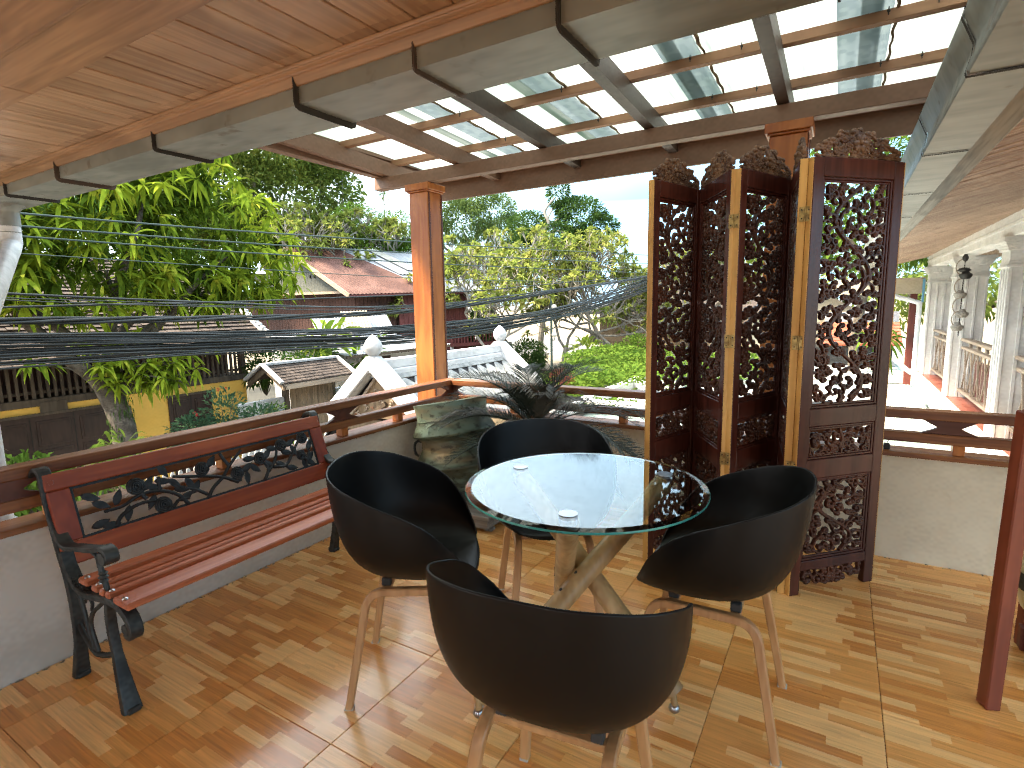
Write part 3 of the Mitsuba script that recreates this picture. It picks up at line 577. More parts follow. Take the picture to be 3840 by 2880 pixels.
# tracery of roses and leaves: drawn in (u along the bench 0..1, v down 0..1)
TU0, TU1, TV0, TV1 = 0.854, 1.960, 0.0685, 0.2655
def tr(u, v, n=0.0): return back(TU0 + u * (TU1 - TU0), TV0 + v * (TV1 - TV0), n)
for a, b in (((0, 0.012), (1, 0.012)), ((0, 0.988), (1, 0.988)), ((0.002, 0), (0.002, 1)), ((0.998, 0), (0.998, 1))):
    part(BN, 'tracery_border', beam(tr(*a), tr(*b), 0.010, 0.006, up=(0.94, 0, 0.33)), 'cast_dark')
def stem(pts, r=0.0085): return tube(spline([tr(u, v, 0.001) for u, v in pts], 26), np.linspace(r, r * 0.75, len(spline([tr(u, v) for u, v in pts], 26))), 7)
stems = [[(0.36, 0.99), (0.33, 0.72), (0.27, 0.52), (0.20, 0.50), (0.14, 0.62), (0.08, 0.63)], [(0.10, 0.99), (0.13, 0.80), (0.19, 0.68), (0.25, 0.70)], [(0.30, 0.96), (0.33, 0.84), (0.37, 0.86)],
         [(0.44, 0.99), (0.47, 0.80), (0.52, 0.62), (0.56, 0.40), (0.60, 0.22), (0.63, 0.10)], [(0.58, 0.84), (0.52, 0.62), (0.46, 0.50), (0.38, 0.38), (0.33, 0.30)], [(0.44, 0.90), (0.40, 0.72), (0.36, 0.60)],
         [(0.27, 0.52), (0.275, 0.35), (0.28, 0.22)], [(0.56, 0.40), (0.545, 0.22), (0.535, 0.05)], [(0.59, 0.84), (0.595, 0.70), (0.60, 0.55)], [(0.70, 0.99), (0.73, 0.76), (0.72, 0.55), (0.69, 0.42)],
         [(0.73, 0.80), (0.77, 0.60), (0.79, 0.42), (0.80, 0.25)], [(0.76, 0.72), (0.82, 0.78), (0.86, 0.60), (0.89, 0.42), (0.92, 0.25)], [(0.93, 0.95), (0.94, 0.78), (0.97, 0.55)], [(0.94, 0.78), (0.90, 0.62)], [(0.22, 0.62), (0.21, 0.50), (0.215, 0.40)]]
for s in stems: part(BN, 'rose_stem', stem(s), 'cast_dark', True)
def rose(u, v, r):
    c = tr(u, v, 0.004); R = np.stack([np.array([0, 1.0, 0]), BU, np.cross([0, 1.0, 0], BU)], 1); ms = []
    n = np.cross([0, 1.0, 0], BU); sg = 1 if n[0] > 0 else -1
    ms.append(move(lathe([(r * 0.98, -0.004), (r, 0.0), (r * 0.8, 0.004), (0.0, 0.006)], 18), R * [1, 1, sg], c))
    for k, q in enumerate((0.86, 0.62, 0.40, 0.2)):
        m = 10; ang = np.linspace(0, 2 * np.pi * 0.9, 16) + k * 1.3
        pts = [c + (np.cos(a) * R[:, 0] + np.sin(a) * R[:, 1]) * r * q * (1 + 0.05 * math.sin(5 * a)) + sg * n * (0.004 + 0.0025 * k) for a in ang]
        ms.append(tube(pts, 0.0032, 6))
    part(BN, 'rose', cat(ms), 'cast_dark', 40)
for u, v, r in ((0.195, 0.30, 0.036), (0.27, 0.84, 0.036), (0.445, 0.30, 0.033), (0.585, 0.62, 0.033), (0.705, 0.42, 0.033), (0.825, 0.22, 0.033), (0.915, 0.62, 0.028), (0.945, 0.18, 0.032)): rose(u, v, r)
def tleaf(u, v, a, L=0.070, W=0.031):
    c = tr(u, v, 0.002); d = math.cos(a) * np.array([0, 1.0, 0]) + math.sin(a) * BU; s = np.cross(np.cross([0, 1.0, 0], BU), d); n = np.array([0.947, 0, 0.32])
    t = np.linspace(0, 1, 9); w = W / 2 * np.sin(np.pi * t ** 0.85) ** 0.8
    up = [c + d * L * (q - 0.5) + n * (0.004 + 0.002 * math.sin(9 * q)) for q in t]; l = [c + d * L * (q - 0.5) + s * ww for q, ww in zip(t, w)]; r = [c + d * L * (q - 0.5) - s * ww for q, ww in zip(t, w)]
    lo = [c + d * L * (q - 0.5) - n * 0.003 for q in t]
    P = np.array(up + l + r + lo); f = []
    for i in range(8):
        for a_, b_ in ((0, 9), (18, 0), (9, 27), (27, 18)): f.append([a_ + i, a_ + i + 1, b_ + i + 1, b_ + i])
    part(BN, 'rose_leaf', cat([(P, np.array(f))]), 'cast_dark', 30)
for u, v, a in ((0.05, 0.28, 0.5), (0.075, 0.48, 0.6), (0.06, 0.84, -0.2), (0.13, 0.42, -1.1), (0.15, 0.80, 1.9), (0.09, 0.93, 0.1), (0.24, 0.30, -0.9), (0.255, 0.42, 0.4), (0.30, 0.12, 1.2), (0.29, 0.34, 0.3), (0.33, 0.46, 0.9), (0.35, 0.62, 0.3), (0.385, 0.55, 1.2), (0.405, 0.66, -0.9), (0.235, 0.72, 2.2), (0.36, 0.80, -0.4),
                (0.49, 0.18, -0.8), (0.625, 0.80, 1.7), (0.635, 0.55, -0.5), (0.655, 0.36, 0.1), (0.745, 0.35, -0.8), (0.74, 0.62, 0.6), (0.775, 0.25, 0.2), (0.845, 0.45, 0.3), (0.80, 0.72, 0.5), (0.85, 0.88, 0.3), (0.875, 0.22, -0.4), (0.885, 0.45, 1.2), (0.925, 0.90, 1.2), (0.965, 0.72, -0.8), (0.96, 0.90, 0.6), (0.975, 0.40, -1.0), (0.67, 0.62, 0.8)): tleaf(u, v, a)
# ---------------------------------------------------------------- glass table
scene['glass_mat'] = {'type': 'dielectric', 'int_ior': 1.52, 'ext_ior': 1.0, 'specular_transmittance': {'type': 'rgb', 'value': [0.93, 0.985, 0.965]}}
mat('log_mat', wood((0.24, 0.15, 0.065), (0.46, 0.32, 0.155), 2, 22, 0.12, 3.0), 0.38, specular=0.5)
TB = thing('round_table', 'round glass-topped table on three crossed pale wooden log legs', 'table')
TC = np.array([-0.752, 1.740]); TR, TZ = 0.423, 0.745
part(TB, 'glass_top', lathe([(0, TZ - 0.012), (TR - 0.002, TZ - 0.012), (TR, TZ - 0.010), (TR, TZ - 0.004), (TR - 0.022, TZ), (0, TZ)], 160, (TC[0], TC[1], 0)), 'glass_mat')
part(TB, 'glass_rim', lathe([(TR + 0.0002, TZ - 0.0115), (TR + 0.0014, TZ - 0.0105), (TR + 0.0014, TZ - 0.0050), (TR + 0.0002, TZ - 0.0042)], 160, (TC[0], TC[1], 0)), mat('rim_mat', (0.07, 0.34, 0.29), 0.15, specular=0.6), True, label='greenish polished edge of the glass')
pads = [(-1.092, 1.888), (-0.690, 1.503), (-0.528, 2.068)]                     # left-back, front, right-back
pads = [TC + (np.array(p) - np.mean(pads, 0)) * 0.925 for p in pads]
feet = [np.array([-0.408, 1.708]), np.array([-0.985, 2.03]), np.array([-0.974, 1.363])]
mids = [np.array([0.02, -0.035]), np.array([-0.02, 0.01]), np.array([0.02, 0.03])]
for k in range(3):
    a = np.array([*pads[k], TZ - 0.035]); b = np.array([*feet[k], 0.075])
    d = unit(b - a)
    m = lerp(a, b, 0.5); 
    L = part(TB, 'leg', jit(tube(np.array([a - d * 0.0, lerp(a, b, 0.25), m, lerp(a, b, 0.75), b]), 0.036, 22), 0.0012, 5), 'log_mat', 50)
    part(TB, 'pad', lathe([(0.026, TZ - 0.034), (0.028, TZ - 0.030), (0.028, TZ - 0.014), (0.030, TZ - 0.0128)], 24, (pads[k][0], pads[k][1], 0)), 'steel_mat', 40)
    part(TB, 'pad_disc', lathe([(0.030, TZ + 0.0004), (0.030, TZ + 0.0022), (0.0, TZ + 0.0030)], 28, (pads[k][0], pads[k][1], 0)), 'steel_mat', 40)
    part(TB, 'foot', cat([tube([b - d * 0.01, b + np.array([0, 0, -0.045])], 0.011, 12)]), 'log_mat', 40)
    part(TB, 'ball', lathe([(0.0, 0.001), (0.010, 0.002), (0.017, 0.010), (0.0185, 0.018), (0.016, 0.027), (0.010, 0.032), (0.0, 0.033)], 20, (b[0], b[1], 0)), mat('chrome_%d' % k, (0.35, 0.36, 0.38), 0.12, metallic=1.0) if k == 0 else 'chrome_0', True)
    for q in (0.47, 0.55):
        c = lerp(a, b, q); s = unit(np.cross(d, [0, 0, 1])); w = np.cross(d, s)
        part(TB, 'bolt_hole', tube([c - (w if k == 2 else s) * 0.0355, c - (w if k == 2 else s) * 0.0375], 0.006, 10), 'joint_mat')

# ---------------------------------------------------------------- shell armchairs
from scipy.interpolate import PchipInterpolator
def shell_col(p, n, uv):
    return mix((0.0022, 0.0026, 0.003), (0.0048, 0.0055, 0.006), fbm(p.x * 8, p.y * 8, p.z * 8, 3))
def shell_bump(p, n, uv): return noise(p.x * 900.0, p.y * 900.0, p.z * 900.0)
mat('shell_mat', shell_col, 0.42, bump=(shell_bump, 0.00022), specular=0.26)
mat('chair_leg_mat', wood((0.30, 0.145, 0.055), (0.50, 0.28, 0.125), 2, 34, 0.06), 0.42)
mat('leg_cap', (0.4, 0.37, 0.3), 0.5)
def shell_mesh(W=0.291, Bk=0.252, Fr=0.228, zs=0.459, nphi=112, ns=26, tilt=0.03, th=0.008):
    phi = np.linspace(-np.pi, np.pi, nphi, endpoint=False); c, s = np.cos(phi), np.sin(phi); e = 2.5
    k = (np.abs(c) ** e + np.abs(s) ** e) ** (-1 / e)
    Rx = np.where(c > 0, Bk, Fr) * k * c; Ry = W * k * s; a = np.abs(phi) / np.pi
    h = PchipInterpolator([0, .15, .3, .45, .6, .7, .78, .86, 1.0], [.828, .822, .795, .745, .685, .605, .525, .475, .464])(a)
    S = np.linspace(0, 1, ns)[None, :] ** 0.9
    rr = 1 - (1 - S) ** 2.3; zz = S ** 2.4
    x = -Rx[:, None] * rr; y = Ry[:, None] * rr; z = zs + (h[:, None] - zs) * zz
    front = np.clip((a - 0.72) / 0.2, 0, 1)[:, None]
    z = z - 0.022 * front * S ** 6 - 0.012 * np.exp(-((x / 0.13) ** 2 + (y / 0.15) ** 2)) * (1 - S ** 2)
    x = x - tilt * np.clip(z - zs, 0, 1) / 0.35 * np.where(c > 0, c, 0)[:, None]
    P = np.stack([x, y, z], -1); P[:, 0] = P[:, 0].mean(0)
    i, j = np.meshgrid(np.arange(nphi), np.arange(ns - 1), indexing='ij'); i2 = (i + 1) % nphi
    f = np.stack([i * ns + j, i * ns + j + 1, i2 * ns + j + 1, i2 * ns + j], -1).reshape(-1, 4)
    m = trimesh.Trimesh(P.reshape(-1, 3), np.vstack([f[:, [0, 1, 2]], f[:, [0, 2, 3]]]), process=False)
    N = np.zeros_like(m.vertices); fn = np.cross(m.vertices[m.faces[:, 1]] - m.vertices[m.faces[:, 0]], m.vertices[m.faces[:, 2]] - m.vertices[m.faces[:, 0]])
    for q in range(3): np.add.at(N, m.faces[:, q], fn)
    N /= np.linalg.norm(N, axis=1, keepdims=True) + 1e-12; N = N.reshape(nphi, ns, 3); N[:, 0] = N[:, 1].mean(0) / np.linalg.norm(N[:, 1].mean(0))
    if N[0, 0, 2] < 0: N = -N
    O = P - th * N                                                             # outer skin
    rim = []
    for w in np.linspace(0, np.pi, 5)[1:-1]:
        out = unit_rows(P[:, -1] - P[:, -2]); rim.append((P[:, -1] + O[:, -1]) / 2 + (P[:, -1] - O[:, -1]) / 2 * math.cos(w) + out * math.sin(w) * th / 2)
    G = np.concatenate([P, np.stack(rim, 1), O[:, ::-1]], 1); mcol = G.shape[1]
    i, j = np.meshgrid(np.arange(nphi), np.arange(mcol - 1), indexing='ij'); i2 = (i + 1) % nphi
    f = np.stack([i * mcol + j, i * mcol + j + 1, i2 * mcol + j + 1, i2 * mcol + j], -1).reshape(-1, 4)
    return trimesh.Trimesh(G.reshape(-1, 3), np.vstack([f[:, [0, 1, 2]], f[:, [0, 2, 3]]])[:, ::-1], process=False)
def unit_rows(v): return v / (np.linalg.norm(v, axis=1, keepdims=True) + 1e-12)
def leg_frame_mesh(sy):
    f0, f1 = np.array([0.225, sy * 0.19, 0.004]), np.array([-0.225, sy * 0.19, 0.004]); t0, t1 = np.array([0.165, sy * 0.148, 0.408]), np.array([-0.150, sy * 0.148, 0.408])
    def corner(a, b, c, r=0.062, n=9):
        d0, d1 = unit(a - b), unit(c - b); p, q = b + d0 * r, b + d1 * r
        return [(1 - t) ** 2 * p + 2 * t * (1 - t) * b + t * t * q for t in np.linspace(0, 1, n)]
    pts = [f0, lerp(f0, t0, 0.4)] + corner(f0, t0, t1) + [(t0 + t1) / 2] + corner(t0, t1, f1) + [lerp(t1, f1, 0.6), f1]
    pts = np.array(pts); n = len(pts)
    q = [(-0.5, -0.36), (-0.36, -0.5), (0.36, -0.5), (0.5, -0.36), (0.5, 0.36), (0.36, 0.5), (-0.36, 0.5), (-0.5, 0.36)]
    return sweep(pts, np.array(q), up=(0, 1, 0), scale=[(0.024 + 0.003 * min(1, p[2] / 0.3), 0.030) for p in pts])
SHELL = shell_mesh()
def armchair(cx, cy, th, label):
    C = thing('armchair', label, 'chair', 'black shell armchairs round the glass table')
    R = rz(th); t = (cx, cy, 0)
    part(C, 'shell', move(SHELL, R, t), 'shell_mat', 50)
    for s in (-1, 1): part(C, 'leg_frame', move(leg_frame_mesh(s), R, t), 'chair_leg_mat', 35)
    part(C, 'cross_bar', move(cat([box(0.085, 0.115, -0.136, 0.136, 0.398, 0.418, 0.003), box(-0.105, -0.075, -0.136, 0.136, 0.398, 0.418, 0.003)]), R, t), 'chair_leg_mat')
    for x in (0.10, -0.09):
        for s in (-1, 1): part(C, 'mount', move(box(x - 0.016, x + 0.016, s * 0.115 - 0.014, s * 0.115 + 0.014, 0.4185, 0.450 if x > 0 else 0.446, 0.003), R, t), 'joint_mat')
    for x in (-0.225, 0.225):
        for s in (-1, 1): part(C, 'glide', move(box(x - 0.016, x + 0.016, s * 0.19 - 0.014, s * 0.19 + 0.014, 0.0, 0.0075, 0.002), R, t), 'leg_cap')
armchair(-1.293, 1.453, 0.546, 'black shell armchair beside the bench, left of the glass table')
armchair(-0.323, 1.829, 3.179, 'black shell armchair right of the glass table, in front of the folding screen')
armchair(-0.535, 1.097, 1.711, 'nearest black shell armchair, seen from behind, its back turned to us')
armchair(-1.067, 2.056, -0.908, 'black shell armchair behind the glass table, in front of the sago palm')
# ---------------------------------------------------------------- carved folding screen
mat('screen_wood', wood((0.034, 0.0085, 0.0062), (0.088, 0.021, 0.012), 2, 26), 0.30, specular=0.5, clearcoat=0.12)
mat('carving_wood', blotch((0.030, 0.010, 0.0065), (0.085, 0.028, 0.014), 9, 60), 0.36, specular=0.5)
mat('crest_wood', blotch((0.055, 0.022, 0.011), (0.19, 0.095, 0.045), 12, 70), 0.5)
mat('raw_edge', wood((0.40, 0.19, 0.04), (0.64, 0.36, 0.10), 2, 30), 0.5)
mat('brass_mat', blotch((0.20, 0.13, 0.05), (0.50, 0.36, 0.14), 60), 0.4, metallic=0.8)
PW, PT = 0.500, 0.034
def hook(p, a, R, turns, sg, r0, r1, n=None):
    """A spiral that starts at p heading along angle a and winds inwards."""
    n = n or max(8, int(14 * turns)); t = np.linspace(0, 1, n); rad = R * (1 - 0.86 * t ** 0.9)
    c = np.array(p) + R * np.array([-math.sin(a), math.cos(a)]) * sg
    ang = a - sg * math.pi / 2 + sg * 2 * math.pi * turns * t
    return np.stack([c[0] + rad * np.cos(ang), c[1] + rad * np.sin(ang)], 1), np.linspace(r0, r1, n)
def fret(w, h, seed, bows, amp=0.30, fill=0.021):
    """Strokes (points, radii) and balls of an openwork scroll that fills w x h."""
    r = np.random.default_rng(seed); S, B = [], []
    def add(pts, rad, ball=None):
        pts = np.clip(pts, [0.004, 0.004], [w - 0.004, h - 0.004]); S.append((pts, rad))
        if ball: B.append((*pts[-1], ball))
    z = np.linspace(0, h, 40 * max(1, bows)); ph = 0.4
    vine = np.stack([w / 2 + amp * w * np.sin(np.pi * bows * z / h + ph), z], 1); add(vine, np.full(len(z), 0.0095))
    for b in range(bows):
        z0 = (b + 0.5 - ph / np.pi) * h / bows; sg = 1 if b % 2 == 0 else -1; k = np.argmin(abs(vine[:, 1] - z0))
        i = max(1, k - int(9 + 6 * r.random())); a = math.atan2(*(vine[i + 1] - vine[i])[::-1])
        R = min(0.30 * w + 0.012, 0.36 * h / bows)
        pts, rad = hook(vine[i], a + 0.15 * -sg, R * 0.95, 1.35, sg, 0.009, 0.006); add(pts, rad, 0.0135)
        for q in np.linspace(0.12, 0.8, 7):
            m = int(q * len(pts)); d = pts[min(m + 1, len(pts) - 1)] - pts[m]; a2 = math.atan2(d[1], d[0]) - sg * 0.5
            if q < 0.62:
                p2, r2 = hook(pts[m], a2 - sg * 0.2, 0.020 + 0.010 * r.random(), 0.75, -sg, 0.007, 0.005); add(p2, r2, 0.0105)
            p3, r3 = hook(pts[m], a2 + sg * 1.3, 0.013, 0.6, sg, 0.006, 0.005); add(p3, r3, 0.009)
        for q in (0.2, 0.45, 0.75):
            m = min(len(vine) - 2, max(1, k + int((q - 0.4) * 30))); d = vine[m + 1] - vine[m]; a2 = math.atan2(d[1], d[0])
            p2, r2 = hook(vine[m], a2 + sg * -0.5, 0.028 + 0.012 * r.random(), 0.8, -sg, 0.008, 0.0055); add(p2, r2, 0.0115)
    cand = [(x, y) for x in np.arange(0.008, w, 0.011) for y in np.arange(0.008, h, 0.011)]; r.shuffle(cand)
    for p in cand:
        P = np.concatenate([s[0] for s in S]); d = np.linalg.norm(P - p, axis=1); k = d.argmin()
        ex = min(p[0], w - p[0], p[1], h - p[1])
        if d[k] < fill: continue
        q = P[k]; v = np.array(p) - q; a = math.atan2(v[1], v[0]); sg = 1 if r.random() < 0.5 else -1
        pts, rad = hook(q, a + sg * -0.5, max(0.010, d[k] * 0.55), 0.8, sg, 0.0075, 0.0055, 9); add(pts, rad, 0.0105)
    # tie curls to the edges
    for y in np.arange(0.03, h, 0.055):
        for x in (0.0, w):
            P = np.concatenate([s[0] for s in S]); k = np.linalg.norm(P - [x, y], axis=1).argmin()
            S.append((np.array([[x, y], (P[k] + [x, y]) / 2 + [0, 0.004], P[k]]), np.array([0.006, 0.005, 0.005])))
    return S, B
def fret_mesh(SB, depth=0.011):
    ms = []; prof = ngon(1.0, 6)
    for pts, rad in SB[0]:
        p = np.stack([pts[:, 0], np.zeros(len(pts)), pts[:, 1]], 1)
        ms.append(sweep(p, prof, up=(0, 1, 0), scale=[(a, depth) for a in rad]))
    for x, z, r in SB[1]:
        m = trimesh.creation.icosphere(1, 1.0); ms.append((m.vertices * [r, depth * 1.35, r] + [x, 0, z], m.faces))
    return cat(ms)
OPEN = [(0.078, 0.910, 1.875, fret_mesh(fret(0.344, 0.965, 3, 4))), (0.078, 0.672, 0.788, fret_mesh(fret(0.344, 0.116, 5, 1, 0.05, 0.019))),
        (0.078, 0.182, 0.543, fret_mesh(fret(0.344, 0.361, 9, 2)))]
SKIRT = fret_mesh(fret(0.344, 0.085, 11, 1, 0.05, 0.019))
def crest_mesh():
    r = np.random.default_rng(21); S, B = [], []
    top = lambda x: 0.012 + 0.112 * (1 - abs(2 * x / PW - 1) ** 1.7) * (0.9 + 0.1 * math.cos(40 * x / PW))
    for sx in (1, -1):
        for x0, R, t in ((0.12, 0.036, 1.2), (0.045, 0.028, 1.1), (0.19, 0.026, 1.1)):
            p, q = hook((PW / 2 + sx * x0, 0.004), math.pi / 2 + 0.5 * sx, R, t, sx, 0.008, 0.005); p = np.clip(p, [0.006, 0.002], [PW - 0.006, 0.13]); p[:, 1] = np.minimum(p[:, 1], [top(a) for a in p[:, 0]]); S.append((p, q)); B.append((*p[-1], 0.012))
    S.append((np.array([[0.02, 0.004], [PW / 2, 0.004], [PW - 0.02, 0.004]]), np.array([0.005] * 3)))
    x = np.linspace(0.02, PW - 0.02, 60); S.append((np.stack([x, [top(a) * 0.86 for a in x]], 1), np.full(60, 0.0075)))
    for a in np.arange(0.03, PW - 0.02, 0.018):
        for b in np.arange(0.010, 0.13, 0.016):
            if b < top(a) * 0.9 and r.random() < 0.85:
                p, q = hook((a, b), r.uniform(0, 6.28), 0.012 + 0.006 * r.random(), 0.8, 1 if r.random() < 0.5 else -1, 0.0065, 0.005, 8); S.append((np.clip(p, [0.01, 0.002], [PW - 0.01, 0.135]), q)); B.append((*S[-1][0][-1], 0.0085))
    m = [fret_mesh((S, B), 0.0085)]
    for a in np.linspace(0.03, PW - 0.03, 13):                                 # knobs along the arched edge
        i = trimesh.creation.icosphere(1, 0.0118); m.append((i.vertices + [a, r.uniform(-.003, .003), top(a)], i.faces))
    # the flower in the middle
    for k in range(6):
        an = k * math.pi / 3; i = trimesh.creation.icosphere(1, 1.0); m.append((i.vertices * [0.020, 0.007, 0.013] @ np.array([[math.cos(an), 0, math.sin(an)], [0, 1, 0], [-math.sin(an), 0, math.cos(an)]]) + [PW / 2 + 0.022 * math.cos(an), -0.008, 0.062 + 0.022 * math.sin(an)], i.faces))
    i = trimesh.creation.icosphere(1, 0.011); m.append((i.vertices + [PW / 2, -0.014, 0.062], i.faces))
    return cat(m)
CREST = crest_mesh()
FS = thing('folding_screen', 'tall dark red folding screen of openwork scroll panels with raw yellow edges', 'folding screen')
def flip(m, on):
    if not on: return m
    v = m.vertices.copy(); v[:, 0] = PW - v[:, 0]; return trimesh.Trimesh(v, m.faces[:, ::-1], process=False)
def panel(p, q, mirror):
    """From the floor point p to q."""
    p, q = np.array(p, float), np.array(q, float); d = unit(q - p); R = np.array([[d[0], -d[1], 0], [d[1], d[0], 0], [0, 0, 1.0]]); t = (*p, 0)
    fit = np.linalg.norm(q - p) / PW
    def W(m): return move(trimesh.Trimesh(m.vertices * [fit, 1, 1], m.faces, process=False), R, t)
    h = PT / 2; fr = []
    fr += [box(0.004, 0.058, -h, h, 0.0, 1.972, 0.003), box(PW - 0.058, PW - 0.004, -h, h, 0.0, 1.972, 0.003)]
    for z0, z1 in ((1.895, 1.975), (0.808, 0.890), (0.563, 0.652), (0.115, 0.162)): fr.append(box(0.0585, PW - 0.0585, -h + 0.001, h - 0.001, z0, z1, 0.003))
    K = part(FS, 'panel', W(cat(fr)), 'screen_wood')
    sub = lambda nm, m, mt, sm=False: part(K, nm, W(m), mt, sm)
    sub('edge', box(0.0, 0.0038, -h + 0.0015, h - 0.0015, 0.0, 1.970, 0.001), 'raw_edge'); sub('edge', box(PW - 0.0038, PW, -h + 0.0015, h - 0.0015, 0.0, 1.970, 0.001), 'raw_edge')
    for x0, z0, z1, m in OPEN:
        mo = []
        for e, dd in ((0.0, 0.011), (0.010, 0.006)):                           # stepped mouldings round the opening
            a, b, c, g = 0.0588 + e, PW - 0.0588 - e, z0 - 0.0185 + e, z1 + 0.0185 - e; w = 0.0095
            mo += [box(a, a + w, -dd, dd, c, g, 0.002), box(b - w, b, -dd, dd, c, g, 0.002), box(a + w + 0.0005, b - w - 0.0005, -dd + .0004, dd - .0004, c, c + w, 0.002), box(a + w + 0.0005, b - w - 0.0005, -dd + .0004, dd - .0004, g - w, g, 0.002)]
        sub('moulding', cat(mo), 'screen_wood')
        sub('carving', flip(move(m, None, (x0, 0, z0)), mirror), 'carving_wood', 40)
    sub('carving', flip(move(SKIRT, None, (0.078, 0, 0.030)), mirror), 'carving_wood', 40)
    sub('crest', flip(move(CREST, None, (0, 0, 1.978)), mirror), 'crest_wood', 40)
    return K
N0, F0, N1, F1, N2, F2 = (-0.832, 2.735), (-0.690, 3.165), (-0.447, 2.745), (-0.252, 3.19), (-0.158, 2.722), (0.197, 3.082)
g = 0.004
def gap(a, b): a, b = np.array(a), np.array(b); d = unit(b - a); return a + d * g, b - d * g
panel(*gap(N0, F0), False); panel(*gap(F0, N1), True); panel(np.array(N1) + [0.010, 0], F1, False); panel(np.array(F1) + [0.012, 0], np.array(N2) + [-0.012, 0], True); panel(np.array(N2) + [0.012, 0], F2, False)
for (x, y), (a, b) in ((N1, ((F0, N1), (N1, F1))), (N2, ((F1, N2), (N2, F2)))):
    for z in (0.62, 1.19, 1.74):
        for s in (-1, 1):
            c = np.array([x + s * 0.0135 + 0.002, y - 0.0045, z]); 
            HG = part(FS, 'hinge', bx(c, (0.019, 0.0022, 0.062), rz(0.05 * s), 0.0006), 'brass_mat')
            for dz in (-0.018, 0.018): part(HG, 'screw', tube([c + [0, -0.001, dz], c + [0, -0.0022, dz]], 0.0032, 8), 'joint_mat')
        part(FS, 'hinge_pin', tube([(x + 0.002, y - 0.005, z - 0.031), (x + 0.002, y - 0.005, z + 0.031)], 0.0028, 8), 'brass_mat', True)
# ---------------------------------------------------------------- bronze pot, plinth, sago palm, drum on its stand
def bronze(p, n, uv):
    a = fbm(p.x * 7.0, p.y * 7.0, p.z * 16.0, 4); b = fbm(p.x * 30.0 + 5, p.y * 30.0, p.z * 30.0, 3); c = fbm(p.x * 3.0 + 9, p.y * 3.0, p.z * 9.0, 3)
    col = mix((0.085, 0.10, 0.065), (0.20, 0.28, 0.215), smoothstep(0.35, 0.65, a))
    col = mix(col, (0.25, 0.205, 0.12), smoothstep(0.5, 0.75, c))
    return mix(col, (0.035, 0.032, 0.024), smoothstep(0.56, 0.78, b) * 0.7)
def bronze_bump(p, n, uv): return fbm(p.x * 60.0, p.y * 60.0, p.z * 60.0, 3)
mat('bronze_mat', bronze, 0.48, bump=(bronze_bump, 0.002), metallic=0.35)
mat('old_plank', wood((0.13, 0.115, 0.095), (0.34, 0.31, 0.26), 0, 30), 0.8)
PX, PY = -2.20, 2.965
PL = thing('plinth', 'low weathered grey wooden plinth under the bronze pot', 'plinth')
for k in range(4): part(PL, 'plank', jit(box(PX - 0.36, PX + 0.44, PY - 0.34 + 0.175 * k, PY - 0.34 + 0.175 * k + 0.170, 0.075, 0.105, 0.004), 0.002, 4), 'old_plank')
part(PL, 'apron', cat([box(PX - 0.34, PX + 0.42, PY - 0.325, PY - 0.305, 0.02, 0.074, 0.003), box(PX + 0.40, PX + 0.42, PY - 0.304, PY + 0.34, 0.02, 0.074, 0.003)]), 'old_plank')
for a, b in ((-0.32, -0.30), (0.38, -0.30), (-0.32, 0.30), (0.38, 0.30)): part(PL, 'foot', box(PX + a, PX + a + 0.05, PY + b, PY + b + 0.05, 0.0, 0.0195, 0.002), 'old_plank')
BP_ = thing('bronze_pot', 'green-patinated bronze drum-shaped pot with flared rim in the corner', 'pot')
prof = [(0.0, 0.110), (0.195, 0.110), (0.205, 0.116), (0.245, 0.19), (0.288, 0.262), (0.308, 0.276), (0.311, 0.288), (0.304, 0.300), (0.285, 0.335), (0.255, 0.378), (0.238, 0.405), (0.234, 0.455), (0.246, 0.478), (0.284, 0.496), (0.291, 0.506), (0.286, 0.516), (0.262, 0.560), (0.244, 0.598), (0.244, 0.640), (0.252, 0.690), (0.259, 0.716), (0.252, 0.718), (0.244, 0.690), (0.236, 0.62), (0.228, 0.50), (0.0, 0.46)]
_dir = np.array([-0.60, 0.80, 0]); _ax1 = np.array([-0.80, -0.60, 0.0])                    # the pot leans back into the corner and a little to the left
def axrot(ax, a):
    K_ = np.array([[0, -ax[2], ax[1]], [ax[2], 0, -ax[0]], [-ax[1], ax[0], 0]]); return np.eye(3) + math.sin(a) * K_ + (1 - math.cos(a)) * K_ @ K_
LEAN = axrot(_dir, math.radians(-6.5)) @ axrot(_ax1, math.radians(9.0))
def lean(m): return move(move(m, None, (-PX, -PY, -0.13)), LEAN, (PX, PY, 0.15))
part(BP_, 'body', lean(lathe(prof, 72, (PX, PY, 0))), 'bronze_mat', 28)
for r, z in ((0.312, 0.288), (0.292, 0.322), (0.236, 0.42), (0.247, 0.60)):
    part(BP_, 'ring_moulding', lean(lathe([(r - 0.004, z - 0.006), (r + 0.004, z - 0.003), (r + 0.004, z + 0.003), (r - 0.004, z + 0.006)], 72, (PX, PY, 0))), 'bronze_mat', 40)
for an in (math.radians(212), math.radians(32)):
    d = np.array([math.cos(an), math.sin(an)])
    hp = spline([(PX + d[0] * r, PY + d[1] * r, z) for r, z in ((0.238, 0.462), (0.262, 0.472), (0.285, 0.455), (0.293, 0.42), (0.287, 0.385), (0.270, 0.366))], 24)
    part(BP_, 'handle', lean(tube(hp, 0.009, 10)), 'cast_iron', True)
mat('frond_green', blotch((0.009, 0.015, 0.010), (0.030, 0.040, 0.026), 8, 60), 0.6, specular=0.2)
mat('frond_dry', blotch((0.035, 0.030, 0.022), (0.10, 0.088, 0.062), 8, 60), 0.6)
